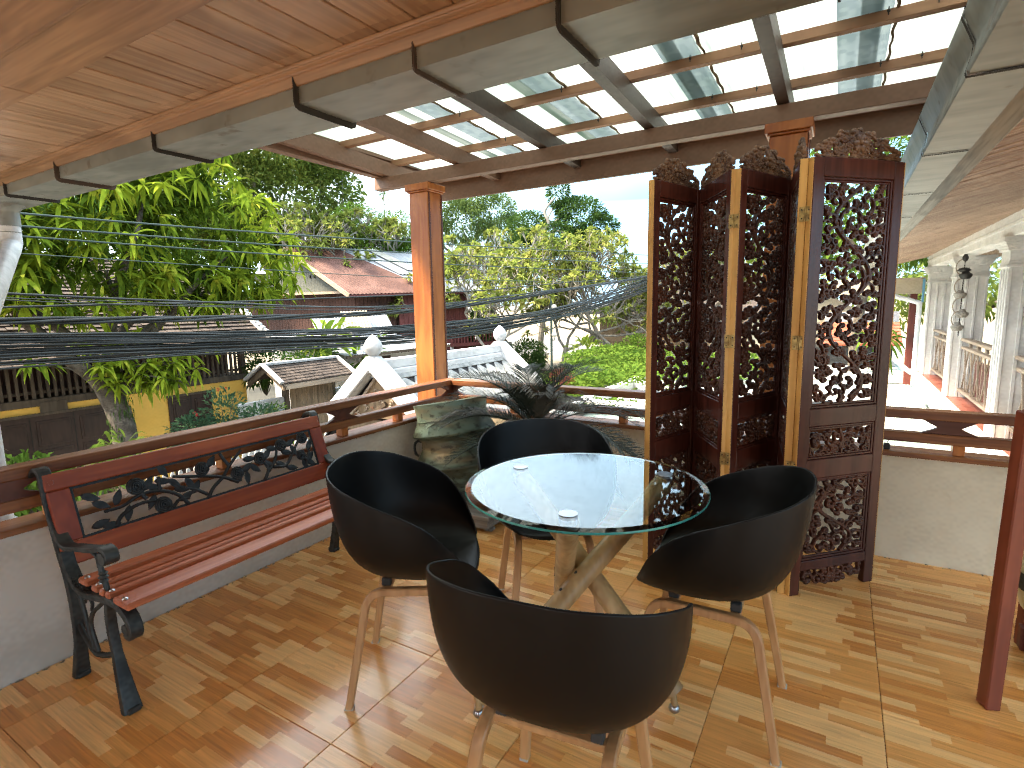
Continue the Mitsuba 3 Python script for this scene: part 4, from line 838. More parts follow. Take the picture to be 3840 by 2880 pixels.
def frond(base, az, el, L, droop, seed, wid=0.125, dry=False):
    r = np.random.default_rng(seed); d = np.array([math.cos(az), math.sin(az)]); n = 26
    t = np.linspace(0, 1, n); ang = el - droop * t ** 1.25; step = L / n
    x = np.cumsum(np.cos(ang) * step); z = np.cumsum(np.sin(ang) * step); side = np.array([-d[1], d[0], 0.0]); sway = r.uniform(-0.06, 0.06)
    C = np.stack([base[0] + d[0] * x + side[0] * sway * t ** 2, base[1] + d[1] * x + side[1] * sway * t ** 2, base[2] + z], 1)
    ms = [tube(C, np.linspace(0.0055, 0.0012, n), 5)]
    V, F = [], []
    for i in np.linspace(4, n - 2, 50):
        k = int(i); c = lerp(C[k], C[k + 1], i - k); T_ = unit(C[k + 1] - C[k]); up = np.cross(side, T_) * -1
        if up[2] < 0: up = -up
        q = i / n; l = wid * (0.35 + 1.0 * math.sin(math.pi * min(1, 0.12 + q * 0.9)) ** 0.7) * r.uniform(0.85, 1.1)
        for s in (-1, 1):
            dr_ = unit(side * s * 0.78 + T_ * (0.62 + 0.3 * q) + up * (0.34 + r.uniform(-0.12, 0.12)))
            tip = c + dr_ * l - np.array([0, 0, 0.10 * l + (0.25 * l if dry else 0)]); m = c + dr_ * l * 0.55; w = unit(np.cross(dr_, up)) * 0.0036; b = len(V)
            V += [c - w * 0.6, c + w * 0.6, m - w, m + w, tip]; F += [[b, b + 1, b + 3], [b, b + 3, b + 2], [b + 2, b + 3, b + 4]]
    ms.append((np.array(V), np.array(F)))
    return cat(ms)
SP = thing('sago_palm', 'dark sago palm with drooping feathery fronds in front of the back railing', 'plant')
SX, SY = -1.62, 2.98
part(SP, 'trunk', jit(lathe([(0.0, 0.02), (0.10, 0.02), (0.105, 0.30), (0.095, 0.50), (0.05, 0.56), (0.0, 0.57)], 18, (SX, SY, 0)), 0.014, 20), 'grime_mat', 40)
fr_ = [(0.2, 1.35, 0.62, 1.5), (0.75, 1.25, 0.62, 1.7), (1.5, 1.2, 0.60, 1.5), (2.2, 1.15, 0.64, 1.6), (2.8, 1.0, 0.68, 1.55), (3.4, 1.1, 0.66, 1.6), (3.9, 0.9, 0.62, 1.5), (4.6, 1.05, 0.60, 1.5), (5.2, 1.1, 0.62, 1.6), (5.75, 0.95, 0.70, 1.7),
       (0.1, 0.7, 0.70, 1.6), (0.55, 0.55, 0.66, 1.5), (6.1, 0.45, 0.75, 1.55), (5.5, 0.5, 0.66, 1.3), (4.9, 0.5, 0.55, 1.2), (4.2, 0.55, 0.64, 1.2), (3.6, 0.45, 0.72, 1.35), (3.1, 0.35, 0.72, 1.35), (2.6, 0.6, 0.62, 1.4), (1.1, 0.7, 0.5, 1.3), (1.8, 0.75, 0.5, 1.3),
       (3.3, 0.0, 0.62, 0.9), (5.9, -0.02, 0.68, 1.05), (3.85, -0.05, 0.55, 0.8), (0.3, 0.1, 0.6, 1.0), (6.25, 0.2, 0.74, 1.25)]
for k, (az, el, L, dp) in enumerate(fr_):
    az2 = az + RNG.uniform(-0.1, 0.1)
    part(SP, 'frond', frond((SX, SY, 0.56), az2, el + 0.12, L * 1.08, dp * 0.9, 100 + k, 0.135, k % 5 == 4 or k in (8, 16, 22)), 'frond_dry' if k % 5 == 4 or k in (8, 16, 22) else 'frond_green')
# drum and its red stand at the right edge
mat('stand_wood', wood((0.13, 0.028, 0.014), (0.24, 0.058, 0.026), 2, 24), 0.38)
DS = thing('drum_stand', 'dark red wooden stand at the right edge, in front of the pale drum', 'stand')
for (x, y), (xt, yt) in (((0.505, 2.262), (0.522, 2.258)), ((0.70, 2.745), (0.70, 2.745)), ((1.02, 2.10), (1.01, 2.10)), ((1.20, 2.60), (1.20, 2.60))):
    part(DS, 'leg', beam((x, y, 0.0), (xt, yt, 1.02), 0.052, 0.046, up=(1, 0.4, 0), b=0.004), 'stand_wood')
for z in (0.22, 0.995):
    part(DS, 'side_rail', cat([beam((0.515, 2.262, z), (0.70, 2.745, z), 0.03, 0.05, b=0.003)]) if z > 0.5 else beam((1.02, 2.10, z), (1.20, 2.60, z), 0.03, 0.05, b=0.003), 'bench_wood_z')
    part(DS, 'side_rail', beam((0.515, 2.262, z), (1.02, 2.10, z), 0.03, 0.05, b=0.003) if z > 0.5 else beam((0.70, 2.745, z), (1.20, 2.60, z), 0.03, 0.05, b=0.003), 'bench_wood_z')
part(DS, 'foot', box(0.675, 0.80, 2.70, 2.79, 0.0, 0.10, 0.006), 'dark_red_wood')
DM = thing('drum', 'pale barrel-shaped drum with dark bands, half hidden behind the red stand', 'drum')
dx, dy = 0.80, 2.56; DPROF = [(0.0, 0.24), (0.155, 0.24), (0.172, 0.25), (0.20, 0.36), (0.222, 0.50), (0.226, 0.58), (0.218, 0.68), (0.19, 0.80), (0.165, 0.885), (0.155, 0.90), (0.0, 0.90)]
part(DM, 'barrel', lathe(DPROF, 40, (dx, dy, 0)), mat('drum_wood', wood((0.42, 0.34, 0.17), (0.64, 0.56, 0.36), 2, 26), 0.35), 40)
for z0, z1 in ((0.335, 0.405), (0.615, 0.685), (0.79, 0.815)):
    part(DM, 'band', lathe([(np.interp(z, [q[1] for q in DPROF[2:9]], [q[0] for q in DPROF[2:9]]) + 0.004, z) for z in np.linspace(z0, z1, 6)], 40, (dx, dy, 0)), 'cast_iron', 40)
part(DM, 'boss', lathe([(0.0, -0.03), (0.03, -0.025), (0.05, 0.0), (0.03, 0.025), (0.0, 0.03)], 16, (dx - 0.17, dy - 0.15, 0.63)), 'steel_mat', 40)
part(DM, 'base', lathe([(0.13, 0.0), (0.14, 0.02), (0.10, 0.06), (0.09, 0.20), (0.13, 0.2385)], 24, (dx, dy, 0)), 'dark_red_wood', 40)
# ---------------------------------------------------------------- ground and street
GZ = -2.6
def ground_col(p, n, uv):
    return mix((0.10, 0.085, 0.06), (0.20, 0.165, 0.115), fbm(p.x * 0.8, p.y * 0.8, 0, 4))
mat('ground_mat', ground_col, 0.95)
mat('asphalt', blotch((0.045, 0.045, 0.046), (0.075, 0.075, 0.075), 1.2, 60), 0.9)
mat('paving', blotch((0.26, 0.24, 0.21), (0.38, 0.35, 0.31), 1.5, 30), 0.9)
struct('ground', box(-260, 260, -260, 320, GZ - 0.5, GZ), 'ground_mat', label='bare earth ground of the town', cat='ground')
struct('road', box(-9.0, -5.9, -60, 60, GZ + 0.002, GZ + 0.004), 'asphalt', label='narrow asphalt street below the terrace', cat='road')
struct('road', extr(Polygon([(-12.5, 20), (2, 23.5), (2, 27.2), (-12.5, 24.6)]), 0.004, (0, 0, GZ + 0.004)), 'asphalt', label='asphalt side street in front of the brick planter', cat='road')
struct('pavement', box(-10.2, -9.0, -60, 19.5, GZ + 0.002, GZ + 0.12), 'paving', label='pavement along the yellow house', cat='pavement')

mat('yellow_wall', blotch((0.66, 0.40, 0.075), (0.74, 0.46, 0.10), 1.2, 30), 0.85)
mat('brown_door', wood((0.016, 0.007, 0.005), (0.036, 0.016, 0.011), 2, 20), 0.5)
mat('grey_wood', wood((0.040, 0.029, 0.020), (0.105, 0.08, 0.056), 2, 24), 0.85)
mat('roof_tile', blotch((0.028, 0.020, 0.016), (0.080, 0.060, 0.048), 4, 30), 0.85)
mat('white_render', blotch((0.32, 0.335, 0.35), (0.46, 0.475, 0.49), 2.5, 25), 0.8)
mat('dark_void', (0.012, 0.011, 0.010), 0.9)
def tile_courses(P0, P1, Q0, Q1, n, m, mats, lift=0.02, jitr=0.006):
    """Overlapping tile courses from the eave P0-P1 up to the ridge Q0-Q1."""
    P0, P1, Q0, Q1 = (np.array(a, float) for a in (P0, P1, Q0, Q1)); out = []
    nr = unit(np.cross(P1 - P0, Q0 - P0)); nr = nr if nr[2] > 0 else -nr
    for r in range(n):
        a, b = r / n, (r + 1.25) / n
        for k in range(m):
            u0, u1 = (k + 0.5 * (r % 2)) / m, (k + 0.5 * (r % 2) + 0.96) / m
            if u0 >= 1: continue
            u1 = min(u1, 1.0); d = RNG.uniform(0, jitr)
            v = [lerp(lerp(P0, P1, u), lerp(Q0, Q1, u), min(t, 1)) + nr * o for t, o in ((a, lift + d), (b, 0.004 + d)) for u in (u0, u1)]
            v += [lerp(lerp(P0, P1, u), lerp(Q0, Q1, u), a) + nr * (0.004 + d) for u in (u0, u1)]
            out.append((np.array(v), np.array([[0, 1, 3], [0, 3, 2], [4, 5, 1], [4, 1, 0]])))
    return cat(out)
# ---- yellow house across the street
YH = thing('yellow_house', 'yellow house across the street with a dark wooden lattice band under its tiled roof', 'house')
x0 = -12.08
part(YH, 'wall', box(x0 - 5.0, x0, -6.0, 7.80, GZ, -0.235), 'yellow_wall')
part(YH, 'lattice_beam', box(x0 - 4.9, x0 + 0.03, -6.05, 7.83, -0.234, -0.10, 0.01), 'grey_wood')
part(YH, 'lattice_shade_sheet', box(x0 - 4.7, x0 - 0.55, -5.9, 7.68, -0.10, 0.62), 'brown_boards')  # added dark sheet, its colour stands for the shade behind the lattice
for y in np.arange(1.2, 7.80, 0.108):
    part(YH, 'lattice_slat', box(x0 - 0.045, x0 - 0.005, y, y + 0.045 + RNG.uniform(-.004, .004), -0.0995, 0.56), 'grey_wood')
part(YH, 'lattice_slat', box(x0 - 0.045, x0 - 0.005, -6.0, 1.15, -0.0995, 0.56), 'grey_wood')
part(YH, 'lattice_rail', box(x0 - 0.075, x0 - 0.047, -6.0, 7.75, -0.02, 0.03), 'grey_wood')
part(YH, 'corner_post', box(x0 - 0.10, x0 + 0.02, 7.70, 7.82, -0.0995, 0.60, 0.006), 'grey_wood')
e0, r0 = (-11.45, 0.50), (-14.75, 2.62)
part(YH, 'roof', cat([(np.array([(e0[0], -6.5, e0[1]), (e0[0], 8.25, e0[1]), (r0[0], 8.25, r0[1]), (r0[0], -6.5, r0[1])]), np.array([[0, 1, 2, 3]])), (np.array([(r0[0], -6.5, r0[1]), (r0[0], 8.25, r0[1]), (-18.2, 8.25, 0.5), (-18.2, -6.5, 0.5)]), np.array([[0, 1, 2, 3]]))]), 'roof_tile')
part(YH, 'roof_tiles', tile_courses((e0[0], 0.0, e0[1]), (e0[0], 8.2, e0[1]), (r0[0], 0.0, r0[1]), (r0[0], 8.2, r0[1]), 26, 46, None, 0.05, 0.012), 'roof_tile', kind='stuff')
part(YH, 'verge', beam((e0[0] + 0.05, 8.27, e0[1] + 0.03), (r0[0], 8.27, r0[1] + 0.06), 0.05, 0.20, up=(0, 0, 1)), 'white_render', label='white scalloped edge of the tiled roof')
for t in np.linspace(0.03, 0.97, 26):
    c = lerp((e0[0], 8.27, e0[1] + 0.16), (r0[0], 8.27, r0[1] + 0.18), t); part(YH, 'verge_knob', lathe([(0, -0.05), (0.055, -0.02), (0.055, 0.02), (0, 0.06)], 8, c), 'white_render', 40)
def leaves_door(key, ya, yb, zt, n, nm):
    w = (yb - ya) / n; D = part(key, nm, box(x0 + 0.005, x0 + 0.03, ya, yb, GZ, zt), 'brown_door')
    part(key, 'lintel', box(x0 + 0.002, x0 + 0.06, ya - 0.05, yb + 0.05, zt + 0.001, zt + 0.045), 'grey_wood')
    for k in range(n):
        for a, b in ((-0.10, -0.55), (-0.62, -1.35), (-1.42, -2.05)):
            y = ya + k * w; pn = extr(sbox(y + 0.085, zt + b, y + w - 0.06, zt + a), 0.012, (x0 + 0.031, 0, 0), (0, 1, 0), (0, 0, 1))
            part(D, 'panel', pn, 'brown_door')
            part(D, 'panel_field', extr(sbox(y + 0.125, zt + b + 0.04, y + w - 0.10, zt + a - 0.04), 0.012, (x0 + 0.0435, 0, 0), (0, 1, 0), (0, 0, 1)), 'brown_door')
        if k: part(D, 'stile_gap', box(x0 + 0.0305, x0 + 0.034, ya + k * w - 0.006, ya + k * w + 0.006, GZ, zt), 'dark_void')
leaves_door(YH, 6.0, 6.93, -0.42, 2, 'door'); leaves_door(YH, 1.75, 4.98, -0.40, 5, 'folding_door')
part(YH, 'name_board', box(x0 + 0.005, x0 + 0.045, 3.86, 4.26, -0.36, -0.165, 0.006), 'grey_wood')
# ---- tiled gate with plank doors beside it
SG = thing('gatehouse', 'small wooden gate with a brown tiled roof, right of the yellow house', 'gate')
gx, ga, gb, zr, ze = -11.0, 7.52, 9.62, 0.13, -0.24
for s in (1, -1):
    part(SG, 'roof', cat([(np.array([(gx, ga, zr), (gx, gb, zr), (gx + s * 0.62, gb, ze), (gx + s * 0.62, ga, ze)]), np.array([[0, 1, 2, 3]]))]), 'roof_tile')
for r in range(7):
    for k in range(16):
        a, b = r / 7, (r + 1.2) / 7; y = ga + 0.06 + k * 0.127 + 0.03 * (r % 2); d = RNG.uniform(0, .008)
        v = np.array([(gx + 0.62 * (1 - t), yy, ze + (zr - ze) * t + o + d) for t, o in ((a, 0.030), (min(b, 1), 0.010)) for yy in (y, y + 0.118)] + [(gx + 0.62 * (1 - a), yy, ze + (zr - ze) * a + 0.004) for yy in (y, y + 0.118)])
        part(SG, 'roof_tile', cat([(v, np.array([[0, 1, 3], [0, 3, 2], [4, 5, 1], [4, 1, 0]]))]), 'roof_tile')
part(SG, 'ridge_cap', box(gx - 0.06, gx + 0.06, ga - 0.04, gb + 0.04, zr + 0.012, zr + 0.075, 0.01), 'white_render')
for y in (ga, gb):
    for s in (1, -1):
        part(SG, 'verge', beam((gx + s * 0.02, y, zr + 0.05), (gx + s * 0.66, y, ze + 0.04), 0.10, 0.06, b=0.006), 'white_render')
        part(SG, 'bargeboard', beam((gx + s * 0.01, y + (0.07 if y == ga else -0.07), zr - 0.07), (gx + s * 0.66, y + (0.07 if y == ga else -0.07), ze - 0.09), 0.035, 0.12), 'grey_wood')
part(SG, 'eave_board', box(gx + 0.575, gx + 0.61, ga + 0.05, gb - 0.05, ze - 0.13, ze - 0.012, 0.004), 'pale_wood')
mat('plank_wood', wood((0.12, 0.085, 0.052), (0.26, 0.19, 0.12), 2, 26), 0.8)
for k in range(8): part(SG, 'door_plank', jit(box(gx + 0.10, gx + 0.13, 8.10 + k * 0.155, 8.10 + k * 0.155 + 0.150, GZ + 0.05, -0.30, 0.006), 0.003, 4, k), 'plank_wood')
for y in (8.00, 9.36): part(SG, 'post', box(gx - 0.05, gx + 0.11, y, y + 0.09, GZ, -0.24, 0.006), 'grey_wood')
for a, b in ((6.9, 7.98), (9.47, 10.6)): part(SG, 'gate_wall', box(gx - 0.06, gx + 0.05, a, b, GZ, -0.62), 'white_render')
# ---- white picket fence in front
PF = thing('picket_fence', 'white picket fence low beside the street, seen between rail and bench', 'fence')
for y in np.arange(4.2, 9.2, 0.13): part(PF, 'picket', extr(Polygon([(-0.035, GZ + 0.1), (0.035, GZ + 0.1), (0.035, -1.36), (0, -1.28), (-0.035, -1.36)]), 0.02, (-9.6, y, 0), (0, 1, 0), (0, 0, 1)), 'white_paint')
for z in (-2.2, -1.55): part(PF, 'rail', box(-9.64, -9.602, 4.1, 9.3, z, z + 0.06), 'white_paint')
# ---- white gate roof close by
WG = thing('temple_gate', 'white gate with a steep scalloped tile roof, two bud finials and a carved gable', 'gate')
rx, ya, yb, zr, hw, ze = -4.80, 4.77, 7.63, 0.62, 0.72, 0.02
mat('grey_scale', blotch((0.13, 0.14, 0.14), (0.28, 0.29, 0.285), 5, 30), 0.8)
mat('dark_gap', (0.02, 0.02, 0.022), 0.9)
RA, RB = np.array([rx, 0, zr]), np.array([rx + hw * 1.55, 0, ze - 0.42])        # the slope carries on below the bargeboards
dn = unit(RB - RA); nn = np.array([-dn[2], 0, dn[0]]) * (1 if dn[0] > 0 else -1); L_ = np.linalg.norm(RB - RA)
for s in (1, -1):
    M_ = np.array([s, 1, 1])
    def S_(u, y, o=0.0): q = RA + dn * u + nn * o; return np.array([rx + s * (q[0] - rx), y, q[2]])
    part(WG, 'roof_slope', cat([(np.array([S_(0, ya + 0.05), S_(L_, ya + 0.05), S_(L_, yb - 0.05), S_(0, yb - 0.05)]), np.array([[0, 1, 2, 3]])), (np.array([S_(0, ya + .05, -.03), S_(L_, ya + .05, -.03), S_(L_, yb - .05, -.03), S_(0, yb - .05, -.03)]), np.array([[0, 3, 2, 1]]))]), 'dark_gap')
    # upper band of small slabs
    for k in range(16 if s > 0 else 0):
        y = ya + 0.08 + k * 0.172
        part(WG, 'slab', extr(Polygon([(0.02, y), (0.02, y + 0.165), (0.185, y + 0.165 + 0.04), (0.185, y + 0.04)]), 0.014 + RNG.uniform(0, .004), S_(0, 0, 0.008), dn, (0, 1, 0)), 'grey_scale')
    # diamond tiles below
    if s > 0:
        dw, dh = 0.235, 0.30
        for r in range(7):
            for k in range(-1, 13):
                cu, cy = 0.205 + dh / 2 * (r + 1) - 0.05, ya + 0.1 + (k + 0.5 * (r % 2)) * dw
                dpoly = Polygon([(cu - dh / 2, cy), (cu, cy - dw / 2 * 0.94), (cu + dh / 2 * 0.93, cy), (cu, cy + dw / 2 * 0.94)]).intersection(sbox(0.20, ya + 0.06, L_ - 0.02, yb - 0.06))
                if dpoly.is_empty or dpoly.area < 0.004: continue
                q0 = S_(0, 0, 0.006 + 0.010 * (r % 2)); part(WG, 'scale_tile', extr(dpoly, 0.016 + RNG.uniform(0, .004), q0, unit(dn + nn * 0.02), (0, 1, 0)), 'grey_scale')
    else:
        part(WG, 'far_slope', cat([(np.array([S_(0, ya + .06, .02), S_(L_, ya + .06, .02), S_(L_, yb - .06, .02), S_(0, yb - .06, .02)]), np.array([[0, 1, 2, 3]]))]), 'grey_scale')
part(WG, 'ridge', cat([box(rx - 0.07, rx + 0.07, ya + 0.02, yb - 0.02, zr + 0.01, zr + 0.13, 0.01), box(rx - 0.10, rx + 0.10, ya + 0.02, yb - 0.02, zr - 0.09, zr + 0.009, 0.01)]), 'white_render')
for y in (ya, yb):
    for s in (1, -1):
        p, q = np.array([rx + s * 0.02, y, zr + 0.10]), np.array([rx + s * (hw - 0.02), y, ze + 0.10])
        part(WG, 'bargeboard', beam(p, q, 0.20, 0.16, b=0.012), 'white_render')
        part(WG, 'bargeboard_fillet', beam(p + [s * 0.05, 0, 0.075], q + [s * 0.05, 0, 0.075], 0.10, 0.03, b=0.006), 'white_render')
        part(WG, 'eave_scroll', extr(Polygon([(-0.02, 0.10), (0.10, 0.10), (0.14, 0.02), (0.10, -0.03), (0.12, -0.10), (0.04, -0.14), (-0.06, -0.06)]), 0.18, (rx + s * (hw - 0.06), y + 0.09 * s, ze + 0.02), (s, 0, 0), (0, 0, 1)), 'white_render')
    part(WG, 'finial', lathe([(0.0, -0.02), (0.085, -0.01), (0.07, 0.03), (0.055, 0.045), (0.085, 0.075), (0.112, 0.13), (0.11, 0.175), (0.085, 0.225), (0.045, 0.27), (0.012, 0.295), (0.0, 0.30)], 24, (rx, y, zr + 0.145)), 'white_render', 40)
    part(WG, 'finial_foot', cat([extr(Polygon([(-0.16, -0.07), (0.16, -0.07), (0.07, 0.085), (-0.07, 0.085)]), 0.17, (rx, y + 0.085, zr + 0.06), (1, 0, 0), (0, 0, 1))]), 'white_render')
# carved gable: flame fretwork in a wooden frame over a flat plank-coloured sheet
part(WG, 'gable_back', extr(Polygon([(-0.56, -0.02), (0.56, -0.02), (0, 0.56)]), 0.02, (rx, ya + 0.11, ze + 0.02), (1, 0, 0), (0, 0, 1)), 'plank_wood')
mat('pale_carving', blotch((0.20, 0.16, 0.125), (0.36, 0.30, 0.24), 9, 60), 0.7)
mat('rust_carving', blotch((0.22, 0.09, 0.05), (0.34, 0.15, 0.08), 9, 60), 0.7)
r_ = np.random.default_rng(5)
for k in range(46):
    u = r_.uniform(-0.46, 0.46); hmax = 0.50 * (1 - abs(u) / 0.50); z = r_.uniform(0.0, max(0.02, hmax - 0.06))
    if abs(u) < 0.16 and z < 0.14: continue
    p, q = hook((u, z), math.pi / 2 + r_.uniform(-.6, .6), 0.028, 0.6, 1 if u > 0 else -1, 0.010, 0.004, 9); q2 = np.stack([p[:, 0] + rx, np.full(len(p), ya + 0.075), p[:, 1] + ze + 0.02], 1)
    part(WG, 'flame_carving', tube(q2, q, 6), 'pale_carving' if k % 5 else 'rust_carving', True)
for s in (1, -1): part(WG, 'gable_frame', beam((rx + s * 0.52, ya + 0.07, ze + 0.01), (rx + s * 0.03, ya + 0.07, ze + 0.53), 0.04, 0.035), 'pale_carving')
part(WG, 'inner_beam', beam((rx - 0.30, ya + 0.06, ze - 0.02), (rx + 0.10, ya + 0.06, ze + 0.20), 0.04, 0.05), 'grey_wood')
part(WG, 'post', box(rx - 0.62, rx - 0.34, ya + 0.15, ya + 0.50, GZ, ze - 0.05, 0.01), 'white_render'); part(WG, 'post', box(rx + 0.34, rx + 0.62, ya + 0.15, ya + 0.50, GZ, ze - 0.05, 0.01), 'white_render')
part(WG, 'post', box(rx - 0.62, rx - 0.34, yb - 0.5, yb - 0.15, GZ, ze - 0.05, 0.01), 'white_render'); part(WG, 'post', box(rx + 0.34, rx + 0.62, yb - 0.5, yb - 0.15, GZ, ze - 0.05, 0.01), 'white_render')
part(WG, 'lintel', box(rx - 0.70, rx + 0.70, ya + 0.12, ya + 0.55, ze - 0.20, ze - 0.04, 0.01), 'plank_wood')
part(WG, 'side_wall', box(rx + 0.36, rx + 0.60, ya + 0.51, yb - 0.51, GZ, ze - 0.30), 'white_render')
# ---- little white house with a tin roof
mat('tin_roof', blotch((0.20, 0.225, 0.26), (0.32, 0.345, 0.38), 1.5, 12), 0.45, metallic=0.2)
LH = thing('tin_roof_house', 'small white house with a pale corrugated tin roof behind the white gate', 'house')
part(LH, 'wall', box(-16.5, -13.0, 11.7, 16.5, GZ, 0.06), 'white_render')
def tin(P0, P1, Q1, Q0, m, key, nm='roof', pit=0.11, amp=0.018):
    P0, P1, Q0, Q1 = (np.array(a, float) for a in (P0, P1, Q0, Q1)); L = np.linalg.norm(P1 - P0); n = int(L / pit * 4); u = np.linspace(0, 1, n + 1); nr = unit(np.cross(P1 - P0, Q0 - P0)); nr = nr if nr[2] > 0 else -nr
    w = amp * np.sin(u * L / pit * 2 * np.pi)
    A = P0 + u[:, None] * (P1 - P0) + w[:, None] * nr; B = Q0 + u[:, None] * (Q1 - Q0) + w[:, None] * nr
    return part(key, nm, cat([(np.vstack([A, B]), np.array([[i, i + 1, n + 2 + i, n + 1 + i] for i in range(n)]))]), m, True)
tin((-12.5, 11.3, 0.0), (-12.5, 16.4, 0.0), (-16.2, 15.6, 0.55), (-16.2, 11.3, 0.55), 'tin_roof', LH)
part(LH, 'fascia', box(-12.56, -12.5, 11.35, 16.4, -0.10, -0.025), 'grey_wood')
WN = part(LH, 'window', box(-13.03, -12.99, 12.9, 13.7, -0.95, -0.20, 0.004), 'brown_door')
part(WN, 'shutter', box(-12.985, -12.97, 12.94, 13.28, -0.90, -0.25, 0.004), 'brown_door'); part(WN, 'shutter', box(-12.985, -12.97, 13.32, 13.66, -0.90, -0.25, 0.004), 'brown_door')
# ---- red-brown house
def rust(p, n, uv):
    a = fbm(p.x * 2.0, p.y * 2.0, p.z * 2.0, 4); b = fbm(p.x * 9.0, p.y * 9.0, p.z * 3.0, 3)
    return mix(mix((0.075, 0.031, 0.024), (0.125, 0.060, 0.048), smoothstep(0.3, 0.7, a)), (0.05, 0.022, 0.016), smoothstep(0.58, 0.75, b) * 0.6)
mat('rust_roof', rust, 0.75)
mat('maroon_boards', wood((0.060, 0.013, 0.013), (0.115, 0.030, 0.028), 2, 20), 0.7)
mat('brown_boards', wood((0.030, 0.012, 0.009), (0.075, 0.033, 0.025), 2, 20), 0.75)
mat('grey_boards', wood((0.060, 0.068, 0.060), (0.11, 0.118, 0.105), 2, 20), 0.8)
RH = thing('red_house', 'reddish timber house on posts with a rust-red roof patched with silver sheets', 'house')
R1, R2, E1, E2 = np.array([-20.5, 15.5, 4.0]), np.array([-17.66, 20.9, 4.0]), np.array([-17.0, 15.75, 1.95]), np.array([-14.13, 21.16, 2.1])
hd = unit((0.469, 0.883, 0)); hn = np.array([0.883, -0.469, 0])
f1 = 0.62
tin(E1, lerp(E1, E2, f1), lerp(R1, R2, f1 * 0.62), R1, 'rust_roof', RH, 'roof', 0.16, 0.02)
tin(lerp(E1, E2, f1), E2, R2, lerp(R1, R2, f1 * 0.62), 'tin_roof', RH, 'roof', 0.16, 0.02)
o = np.array([0.03, -0.02, 0.06])
for t0, t1, b in ((0.46, 0.56, 0.62), (0.58, 0.66, 0.52)):
    tin(lerp(lerp(E1, E2, t0 + .12), lerp(R1, R2, t0), 1 - b) + o, lerp(lerp(E1, E2, t1 + .12), lerp(R1, R2, t1), 1 - b) + o, lerp(R1, R2, t1) + o, lerp(R1, R2, t0) + o, 'tin_roof' if t0 < .5 else 'zinc_mat', RH, 'patch_sheet', 0.16, 0.02)
part(RH, 'far_roof', cat([(np.array([R1, R2, R2 + [-2.6, 1.4, -2.0], R1 + [-3.2, 1.6, -2.0]]), np.array([[0, 1, 2, 3]]))]), 'rust_roof')
part(RH, 'bargeboard', beam(R1 + [0.02, -0.05, -0.06], E1 + [0.02, -0.05, -0.06], 0.05, 0.18), 'pale_wood')
part(RH, 'eave_board', beam(E1 - hn * 0.05 + [0, 0, -0.06], E2 - hn * 0.05 + [0, 0, -0.06], 0.03, 0.10), 'maroon_boards')
W1, W2 = E1 - hn * 0.85 + hd * 0.45, E2 - hn * 0.85 - hd * 0.5
def boardwall(key, a, b, z0, z1, m, nm, w=0.14, dep=0.03):
    a, b = np.array(a, float), np.array(b, float); L = np.linalg.norm((b - a)[:2]); n = max(1, int(L / w)); d = unit([*(b - a)[:2], 0]); nr = np.array([d[1], -d[0], 0]); R = np.stack([d, nr, [0, 0, 1.0]], 1)
    for k in range(n):
        c = a + d * (k + 0.5) * L / n; part(key, nm, bx((c[0], c[1], (z0 + z1) / 2), (L / n - 0.012, dep + RNG.uniform(-.006, .006), z1 - z0), R), m)
boardwall(RH, W1, lerp(W1, W2, 0.34), -0.6, 2.5, 'brown_boards', 'board', 0.17); boardwall(RH, lerp(W1, W2, 0.34) + hn * 0.35, lerp(W1, W2, 0.98) + hn * 0.35, -0.55, 2.15, 'maroon_boards', 'board', 0.20)
gd = unit([*(R1 - E1)[:2], 0]); GB = W1 + gd * 7.0
boardwall(RH, GB, W1, -0.6, 1.95, 'brown_boards', 'board', 0.18)
part(RH, 'shade_core', cat([beam(lerp(W1, W2, 0.01) - hn * 2.2 + [0, 0, -1.15], W2 - hn * 2.2 + [0, 0, -1.15], 4.2, 3.2)]), 'brown_boards')  # added dark fill, coloured to stand for the shade inside the house
# gable triangle with two small vents
ga_, gb_ = E1 + gd * 0.35 + hd * 0.40, R1 + hd * 0.40 + [0, 0, -0.15]
gl_ = np.array([*(2 * gb_ - ga_)[:2], ga_[2]])
part(RH, 'gable', cat([(np.array([ga_ + [0, 0, 0.12], gb_, gl_ + [0, 0, 0.12]]), np.array([[0, 1, 2]]))]), 'grey_boards')
part(RH, 'gable_sill', beam(ga_ + [0, 0, 0.10] - hd * 0.05, gl_ + [0, 0, 0.10] - hd * 0.05, 0.08, 0.10), 'pale_wood')
for t in (0.64, 0.72): part(RH, 'vent', bx(lerp(ga_, gb_, t) * [1, 1, 0] + [0, 0, 2.75] - hd * 0.03, (0.05, 0.05, 0.11)), 'dark_void')
# lower lean-to roof, balcony and stilts at the right end
lr = lambda s, n_, z: np.array([*(E2 + hd * s + hn * n_)[:2], z])
part(RH, 'lean_to', cat([(np.array([lr(-2.2, 0.1, 1.35), lr(1.0, 0.1, 1.35), lr(0.2, -1.5, 2.0), lr(-2.2, -1.5, 2.0)]), np.array([[0, 1, 2, 3]]))]), 'tin_roof')
part(RH, 'lean_to_hip', cat([(np.array([lr(1.0, 0.1, 1.36), lr(1.5, -1.5, 1.36), lr(0.2, -1.5, 2.01)]), np.array([[0, 1, 2]]))]), 'rust_roof')
part(RH, 'balcony_floor', beam(lr(-1.6, -0.9, -0.35), lr(0.9, -0.9, -0.35), 1.4, 0.14), 'maroon_boards')
part(RH, 'balcony_rail', beam(lr(-1.6, -0.25, 0.36), lr(0.9, -0.25, 0.36), 0.06, 0.06), 'maroon_boards')
for t in np.arange(-1.55, 0.9, 0.16): part(RH, 'baluster', beam(lr(t, -0.25, -0.28), lr(t, -0.25, 0.33), 0.05, 0.05, up=(1, 0, 0)), 'maroon_boards')
